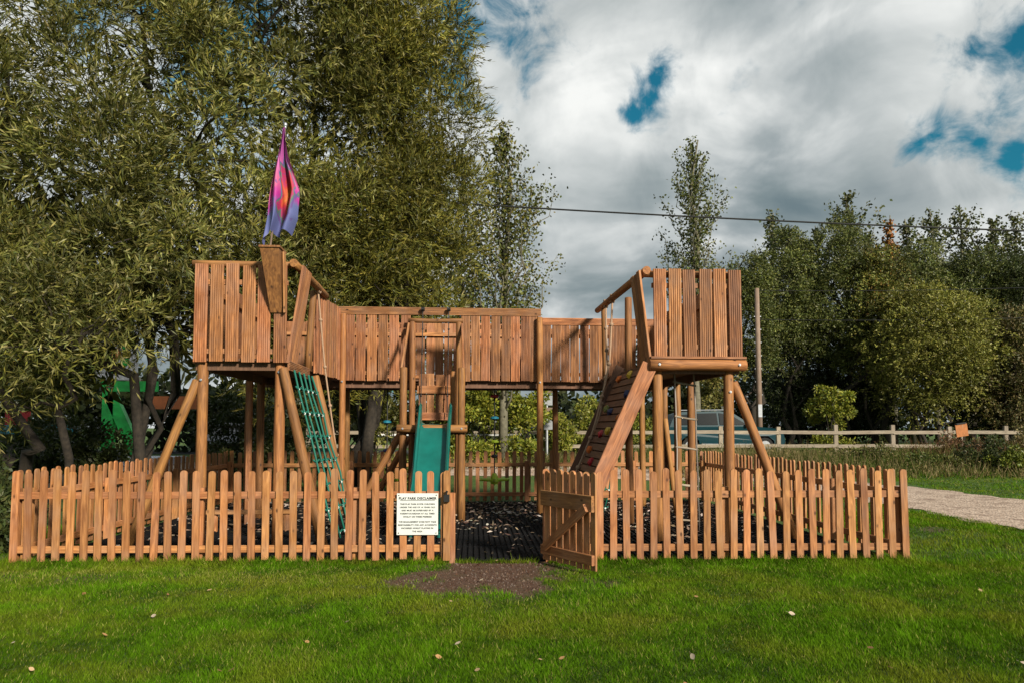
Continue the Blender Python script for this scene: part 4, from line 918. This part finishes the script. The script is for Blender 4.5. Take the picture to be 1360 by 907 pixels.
def weeds():
    rng = np.random.default_rng(6); cols = np.array([(.09, .11, .025), (.06, .085, .02), (.19, .15, .07), (.24, .19, .10), (.12, .06, .035)])
    n = 30000; x = np.concatenate([rng.uniform(4, 24, n), rng.uniform(-9, 5, 12000)]); y = np.concatenate([rng.normal(24.6, 2.7, n), rng.normal(24.8, 1.2, 12000)]); n = len(x)
    y = np.where(y < 20.2, 20.2 + np.abs(rng.normal(0, 1.5, n)), np.minimum(y, 31))
    br = np.exp(-((x - 15.6) / 1.7) ** 2) * (y > 24)
    z = height(x, y); lo = np.clip((y - 20.0) / 2.2, .15, 1); h = (.18 + .38 * lo * rng.random(n) ** 1.5 + .35 * br * rng.random(n)) * (1 + .35 * vnoise(x, y, .8, 4))
    h = np.where(x < 4, h * .55, h) * np.where((y > 26.2) & (y < 29.2), .6, 1)
    tall = rng.random(n) < .012; h = np.where(tall & (x > 4), h * 1.7, h)
    k = np.where(rng.random(n) < .5 + .3 * vnoise(x, y, .6, 14), rng.integers(0, 2, n), rng.integers(2, 4, n)); k = np.where((rng.random(n) < br * .9), 4, k)
    an = rng.uniform(0, 6.28, n); w = rng.uniform(.008, .022, n); la = rng.uniform(0, 6.28, n); le = h * rng.uniform(.1, .7, n)
    V = np.empty((n, 3, 3)); V[:, 0] = np.c_[x - np.cos(an) * w, y - np.sin(an) * w, z]; V[:, 1] = np.c_[x + np.cos(an) * w, y + np.sin(an) * w, z]; V[:, 2] = np.c_[x + np.cos(la) * le, y + np.sin(la) * le, z + h]
    # small leaves on the stems
    m = 26000; i = rng.integers(0, n, m); t = rng.uniform(.2, 1, m)[:, None]; q = (V[i, 0] + V[i, 1]) / 2 * (1 - t) + V[i, 2] * t
    LV = leaves(q, unit(rng.normal(size=(m, 3))), rng.uniform(.06, .15, m), rng.uniform(.03, .07, m), rng).reshape(m, 4, 3)[:, :3]
    A_ = np.concatenate([V, LV]); c = np.concatenate([cols[k], cols[k[i]]]) * rng.uniform(.6, 1.3, (n + m, 1))
    tag(put('weeds', quads_mesh('weeds', A_.reshape(-1, 3), n + m, M_GRASS, c, True)), 'rough weeds and dry grass along the rail fence', 'weeds', kind='stuff')
weeds()
def litter():
    rng = np.random.default_rng(8); n = 3600
    x = rng.uniform(-5.2, 4.0, n); y = 14.3 - np.abs(rng.normal(0, 2.6, n)); ok = (y > 8.5) & (x < 4.2 - (y - 8.3) * .072); x, y = x[ok], y[ok]; n = len(x)
    ax = unit(np.c_[rng.normal(size=(n, 2)), rng.normal(0, .25, n)]); p = np.c_[x, y, np.full(n, .042)]
    V = leaves(p, ax, rng.uniform(.04, .11, n), rng.uniform(.02, .045, n), rng, .1); V[:, 2] = np.maximum(V[:, 2], .037)
    tag(put('leaf_litter', quads_mesh('leaf_litter', V, n, M_LEAF, tints(n, [(.30, .22, .16), (.20, .14, .10), (.48, .42, .36), (.12, .07, .05)], rng))), 'dead leaves scattered over the black rubber matting', 'leaves', kind='stuff')
litter()
def fallen():
    rng = np.random.default_rng(9); ms = []
    for c in ((.36, .20, .08), (.40, .27, .14), (.24, .11, .05), (.42, .34, .25)):
        mt = plain_mat('dry_leaf', c, .8, noise=.25, scale=30)
        out = [(0, -.5), (.22, -.3), (.36, 0), (.26, .3), (0, .55), (-.26, .3), (-.36, 0), (-.22, -.3)]
        V = [(x, y, .22 * x * x + .18 * y * y + random.uniform(-.03, .03)) for x, y in out] + [(0, 0, -.02)]
        V += [(0, -.5, .03), (.02, -.85, .12), (-.02, -.85, .12)]
        ms.append(mesh('fallen_leaf', V, [(8, i, (i + 1) % 8) for i in range(8)] + [(9, 10, 11)], mt, True))
    spots = [(495, 787), (284, 784), (186, 843), (30, 854), (413, 851), (55, 889), (315, 888), (212, 818), (149, 843), (603, 708), (300, 889), (1045, 815), (921, 794), (1082, 788), (1147, 859), (915, 870), (745, 872), (717, 874), (1172, 884), (1347, 879), (1300, 855), (1293, 785), (905, 905), (609, 852), (584, 870), (635, 888), (520, 812), (465, 824), (120, 790), (600, 797), (705, 760), (640, 770), (575, 752), (660, 745), (230, 790), (830, 790)]
    for i, (px, py) in enumerate(spots):
        Yg = CAMH * FPX / (py - 567); X = (px - 680) / FPX * Yg; s = rng.uniform(.025, .055)
        M = Matrix.Translation((X, Yg, H(X, Yg) + .032)) @ Matrix.Rotation(rng.uniform(0, 6.28), 4, 'Z') @ Matrix.Rotation(rng.normal(0, .35), 4, 'X') @ Matrix.Rotation(rng.normal(0, .35), 4, 'Y') @ Matrix.Scale(s, 4)
        tag(put('fallen_leaf', ms[i % 4], None, M), 'curled dry leaf lying on the lawn or bare soil', 'leaf', 'fallen leaves on the lawn')
fallen()
def crumbs():
    rng = np.random.default_rng(13); n = 30000; x = rng.uniform(-1.7, 1.2, n); y = rng.uniform(6.3, 8.3, n); k = rng.random(n) < dirt_mask(x, y) ** 2 * .3; x, y = x[k], y[k]; n = len(x)
    r = rng.uniform(.003, .011, n) * np.where(rng.random(n) < .05, 2.0, 1); z = height(x, y)
    V = np.empty((n, 3, 3, 3)); a0 = rng.uniform(0, 6.28, n)
    top = np.c_[x, y, z + r * 1.1]; ring = [np.c_[x + np.cos(a0 + k * 2.09) * r, y + np.sin(a0 + k * 2.09) * r * .8, z - .001] for k in range(3)]
    for k in range(3): V[:, k, 0] = ring[k]; V[:, k, 1] = ring[(k + 1) % 3]; V[:, k, 2] = top
    c = tints(n, [(.075, .036, .020), (.05, .024, .013), (.095, .05, .03), (.07, .036, .02), (.06, .03, .017), (.05, .026, .015), (.08, .042, .024), (.07, .034, .018), (.13, .08, .05)], rng)
    tag(put('soil_crumbs', quads_mesh('soil_crumbs', V.reshape(-1, 3), n * 3, M_LEAF, np.repeat(c, 3, 0), True)), 'loose soil crumbs and grit on the bare patch by the gate', 'soil', kind='stuff')
crumbs()

# ------------------------------------------------------------------ rail fence, car, pole, signs
def rail_fence():
    root = empty('rail_fence', (4, 28.6, H(4, 28.6)), 'weathered grey post and rail fence along the road', 'fence')
    xs = np.arange(-7.6, 30, 2.22); pts = [(x, 28.2 + (x + 7) * .035) for x in xs]
    for x, y in pts:
        h = H(x, y); plank('fence_post', (x, y, h - .3), (x, y, h + 1.12 + random.uniform(-.03, .05)), .15, .12, M_RAIL, root, (0, -1, 0))
    for (x0, y0), (x1, y1) in zip(pts[:-1], pts[1:]):
        for z in (.36, .88):
            plank('rail', (x0, y0 - .08, H(x0, y0) + z + random.uniform(-.02, .02)), (x1, y1 - .08, H(x1, y1) + z + random.uniform(-.02, .02)), .13, .04, M_RAIL, root, (0, -1, 0))
rail_fence()
def car():
    g = (8.55, 31.0, H(8.55, 31.0)); root = empty('parked_car', g, 'dark teal estate car standing on the road behind the rails', 'car')
    paint = plain_mat('teal_paint', (.004, .034, .045), .38, noise=.05, coat=.15); glass = plain_mat('car_glass', (.006, .009, .011), .3, noise=.1); glass.node_tree.nodes['Principled BSDF'].inputs['Specular IOR Level'].default_value = .12; paint.node_tree.nodes['Principled BSDF'].inputs['Specular IOR Level'].default_value = .25; tyre = plain_mat('tyre_rubber', (.015, .015, .015), .9)
    lamp = plain_mat('headlamp_glass', (.6, .65, .68), .15); red = plain_mat('tail_lamp', (.4, .02, .03), .3)
    L = 2.35; lowp = [(-L, .50), (-L, .95), (-2.28, 1.08), (1.05, 1.12), (1.95, 1.02), (2.28, .84), (L, .55), (2.30, .32), (1.92, .30), (1.88, .55), (1.66, .73), (1.40, .73), (1.18, .55), (1.14, .28), (-1.06, .28), (-1.10, .55), (-1.32, .73), (-1.58, .73), (-1.80, .55), (-1.84, .30), (-2.25, .34)]
    def prism(prof, hw, hw2=None):
        n = len(prof); hw2 = hw2 or (lambda x, z: hw); mb = MB()
        V = [(x, -hw2(x, z), z) for x, z in prof] + [(x, hw2(x, z), z) for x, z in prof]
        mb.add(V, [tuple(range(n)), tuple(range(2 * n - 1, n - 1, -1))] + [(i, i + n, (i + 1) % n + n, (i + 1) % n) for i in range(n)]); return mb
    T = Matrix.Translation(g)
    b = prism(lowp, .92, lambda x, z: .93 - .10 * max(0, abs(x) - 1.9) - .05 * max(0, .6 - z)); put('body', mesh('body', b.v, b.f, paint), root, T)
    cab = [(-2.26, 1.07), (-2.02, 1.58), (-1.7, 1.69), (-.2, 1.72), (.35, 1.62), (1.12, 1.11)]
    b = prism(cab, .8, lambda x, z: .88 - .24 * (z - 1.07)); put('cabin', mesh('cabin', b.v, b.f, paint), root, T)
    def pane(name, pr, y, m=glass):
        b = MB(); pts = [(x, -(.90 - .24 * (z - 1.07)) - .004 if y is None else y, z) for x, z in pr]; n = len(pts)
        b.add(pts + [(p[0], p[1] + .02, p[2]) for p in pts], [tuple(range(n)), tuple(range(2 * n - 1, n - 1, -1))] + [(i, i + n, (i + 1) % n + n, (i + 1) % n) for i in range(n)]); put(name, mesh(name, b.v, b.f, m), root, T)
    pane('window', [(-1.95, 1.17), (-1.82, 1.56), (-1.25, 1.62), (-1.2, 1.17)], None); pane('window', [(-1.12, 1.17), (-1.15, 1.62), (-.35, 1.64), (-.32, 1.17)], None); pane('window', [(-.24, 1.17), (-.26, 1.64), (.18, 1.58), (.86, 1.17)], None)
    ws = MB(); ws.add([(.42, -.68, 1.60), (.42, .68, 1.60), (1.12, .80, 1.15), (1.12, -.80, 1.15)], [(0, 1, 2, 3)]); put('windscreen', mesh('windscreen', ws.v, ws.f, glass), root, T @ Matrix.Translation((.03, 0, .03)))
    for x in (1.53, -1.45):
        for y in (-.84, .84):
            w = MB(); w.tube([(x, y - .1, .33), (x, y + .1, .33)], .33, 20); o = put('wheel', mesh('wheel', w.v, w.f, tyre), root, T)
            r = MB(); s = -1 if y < 0 else 1; r.tube([(x, y + s * .09, .33), (x, y + s * .108, .33)], .21, 14); put('rim', mesh('rim', r.v, r.f, M_STEEL), o, T)
    for y in (-.72, .72):
        h = MB(); h.ball((2.2, y, .80), .16, 8, 6, 0, (.7, 1, .6)); put('headlight', mesh('headlight', h.v, h.f, lamp, True), root, T)
        h = MB(); h.box(-2.37, -2.26, y - .08, y + .14, .80, 1.05); put('tail_light', mesh('tail_light', h.v, h.f, red), root, T)
    mi = MB(); mi.ball((.85, -1.02, 1.18), .11, 8, 6, 0, (.7, 1, .7)); put('wing_mirror', mesh('wing_mirror', mi.v, mi.f, paint, True), root, T)
    sl = MB(); sl.box(-1.0, 1.1, -.95, -.93, .36, .42); put('sill_trim', mesh('sill_trim', sl.v, sl.f, M_STEEL), root, T)
    rr = MB(); rr.tube([(-1.9, -.62, 1.75), (.1, -.62, 1.77)], .02, 6); put('roof_rail', mesh('roof_rail', rr.v, rr.f, M_STEEL), root, T)
car()
def utility_pole():
    x, y = 11.75, 35.8; h = H(x, y); zt = ztop(382, y); root = empty('utility_pole', (x, y, h), 'tall wooden utility pole standing behind the parked car', 'utility pole')
    mb = MB(); mb.tube([(0, 0, -.3), (0, 0, (zt - h) * .5), (0, 0, zt - h)], [.15, .13, .105], 12); put('pole', mesh('pole', mb.v, mb.f, M_POLE, True), root, Matrix.Translation((x, y, h)))
    s = MB(); s.box(-.09, .09, -.16, -.145, 1.55, 2.15); put('number_plate', mesh('number_plate', s.v, s.f, M_STEEL), root, Matrix.Translation((x, y, h)))
    for k in range(7):
        b = MB(); b.box(-.17, .17, -.02, .02, 0, .03); put('step', mesh('step', b.v, b.f, M_STEEL), root, Matrix.Translation((x, y, h + 2.6 + k * .62)))
    for k, dz in enumerate((-.1, -1.5)):
        w = MB(); w.tube([Vector((x + t * 26, y - t * 3.0, zt + dz - 4 * .35 * t * (1 - t) + .5 * t)) for t in np.linspace(0, 1, 15)], .014, 5)
        tag(w.obj('wire', M_BLACK, None, flat_origin((x, y, zt))), ['thin wire running from the top of the utility pole', 'thin lower wire running from the utility pole past the trees'][k], 'wire')
utility_pole()
w = MB(); w.tube([Vector((-12 + t * 40, 21, 8.42 - t * 1.86 + .35 * (2 * t - 1) ** 2 - .25)) for t in np.linspace(0, 1, 40)], .024, 6)
tag(w.obj('overhead_cable', M_BLACK, None, flat_origin((0, 21, 7))), 'thick black overhead cable crossing the cloudy sky', 'cable')
def road_sign():
    c = at(1276, 571, 27.2); x, y = c[0], c[1]; h = H(x, y); root = empty('roadside_board', (x, y, h), 'tilted orange board on a post among brown weeds', 'sign')
    org = plain_mat('orange_board', (.32, .115, .03), .7, noise=.2)
    plank('stake', (x - .02, y + .03, h - .2), (x + .02, y + .03, c[2] + .2), .06, .05, M_RAIL, root, (0, -1, 0))
    b = MB(); b.box(-.29, .29, -.012, .012, -.22, .22); put('board', mesh('board', b.v, b.f, org), root, Matrix.Translation((x, y, c[2])) @ Matrix.Rotation(-.12, 4, 'Y') @ Matrix.Rotation(.35, 4, 'Z'))
    b = MB(); b.box(-.25, .22, -.05, .05, .225, .27); put('cap', mesh('cap', b.v, b.f, M_BLACK), root, Matrix.Translation((x, y, c[2])) @ Matrix.Rotation(-.12, 4, 'Y') @ Matrix.Rotation(.35, 4, 'Z'))
road_sign()
def sign_frame():
    x, y = 1.35, 26.2; h = H(x, y); root = empty('sign_frame', (x, y, h), 'grey metal sign frame seen edge on under the bridge', 'sign')
    for dx in (-.14, .14):
        t = MB(); t.tube([(dx, 0, -.1), (dx, 0, 2.75)], .045, 10); put('upright', mesh('upright', t.v, t.f, M_STEEL), root, Matrix.Translation((x, y, h)))
    for k in range(4):
        b = MB(); b.box(-.24, .12, -.06, -.045, 1.0 + k * .42, 1.34 + k * .42); put('panel', mesh('panel', b.v, b.f, M_POLE if k % 2 else M_STEEL), root, Matrix.Translation((x, y, h)))
    root2 = empty('barrier_rail', (-1.6, 25.4, H(-1.6, 25.4)), 'low white tubular barrier seen through the posts', 'barrier')
    h = H(-1.6, 25.4); t = MB(); t.tube([(-4.9, 25.4, h + .84), (.3, 25.4, h + .84)], .035, 8); t.obj('rail', M_WHITE, root2, flat_origin((-1.6, 25.4, h + .8)))
    for xx in (-4.7, -3.0, -1.3, .2):
        t = MB(); t.tube([(xx, 25.43, h - .1), (xx, 25.43, h + .82)], .03, 8); t.obj('post', M_WHITE, root2, flat_origin((xx, 25.4, h)))
sign_frame()
def fair_ride():
    x, y = -12.25, 23.6; h = H(x, y); root = empty('fair_ride', (x, y, h), 'green painted fair ride with a white flower panel under the willow', 'fair ride')
    gr_ = plain_mat('ride_green', (.02, .48, .08), .4, noise=.5, scale=3); wh = plain_mat('ride_white', (.62, .6, .66), .5, noise=.2, scale=6); yl = plain_mat('ride_yellow', (.55, .42, .03), .4); og = plain_mat('ride_orange', (.55, .16, .05), .5)
    T = Matrix.Translation((x, y, h))
    def bx(name, a, m, parent=root):
        b = MB(); b.box(*a); return put(name, mesh(name, b.v, b.f, m), parent, T)
    b = MB(); b.box(-.18, .18, -.1, .1, 0, 2.4, Matrix.Translation((.7, 0, .05)) @ Matrix.Rotation(-.45, 4, 'Y')); put('leg', mesh('leg', b.v, b.f, gr_), root, T)
    bx('leg', (-.55, -.2, -.1, .1, 0, 2.6), gr_); bx('cross_beam', (-.6, 1.1, -.12, .12, 2.3, 2.62), gr_); bx('platform', (-1.2, 1.6, -.5, 1.2, 0, .25), wh); bx('fascia', (.9, 2.4, -.1, .1, 1.75, 2.15), og)
    p = bx('flower_panel', (-.75, .45, -.16, .1, 2.65, 4.3), wh)
    for k in range(12):
        an = k * math.pi / 6; b = MB(); b.ball((-.15 + math.cos(an) * .36, -.17, 3.45 + math.sin(an) * .45), .15, 8, 5, 0, (1, .25, 1)); put('petal', mesh('petal', b.v, b.f, gr_ if k % 2 else yl, True), p, T)
    b = MB(); b.ball((-.15, -.19, 3.45), .2, 10, 6, 0, (1, .4, 1)); put('flower_centre', mesh('flower_centre', b.v, b.f, og, True), p, T)
    # market counter with blue edge
    x2, y2 = -14.6, 22.0; T2 = Matrix.Translation((x2, y2, H(x2, y2))); r2 = empty('market_counter', (x2, y2, H(x2, y2)), 'low stone counter with a bright blue top and red box', 'counter')
    blue = plain_mat('counter_blue', (.02, .25, .38), .4); stn = plain_mat('counter_stone', (.07, .06, .05), .9, noise=.5, scale=5, bump=.6)
    for nm, a, m in (('base', (-1.4, 1.6, -.4, .4, 0, 1.08), stn), ('top', (-1.5, 1.7, -.5, .5, 1.083, 1.34), blue), ('box', (.0, .42, -.3, .2, 1.343, 1.75), COLS['red'])):
        b = MB(); b.box(*a); put(nm, mesh(nm, b.v, b.f, m), r2, T2)
    x3, y3 = -9.2, 24.5; T3 = Matrix.Translation((x3, y3, H(x3, y3))); r3 = empty('kiosk', (x3, y3, H(x3, y3)), 'pale kiosk glimpsed through the willow behind the flag tower', 'kiosk')
    for nm, a, m in (('wall', (-.7, .7, -.5, .5, 0, 1.2), M_POLE), ('roof', (-.8, .8, -.6, .6, 1.203, 1.28), wh), ('hatch', (-.5, .5, -.52, -.505, .7, 1.1), wh), ('counter', (-.7, .7, -.75, -.525, .62, .68), M_STEEL)):
        b = MB(); b.box(*a); put(nm, mesh(nm, b.v, b.f, m), r3, T3)
fair_ride()
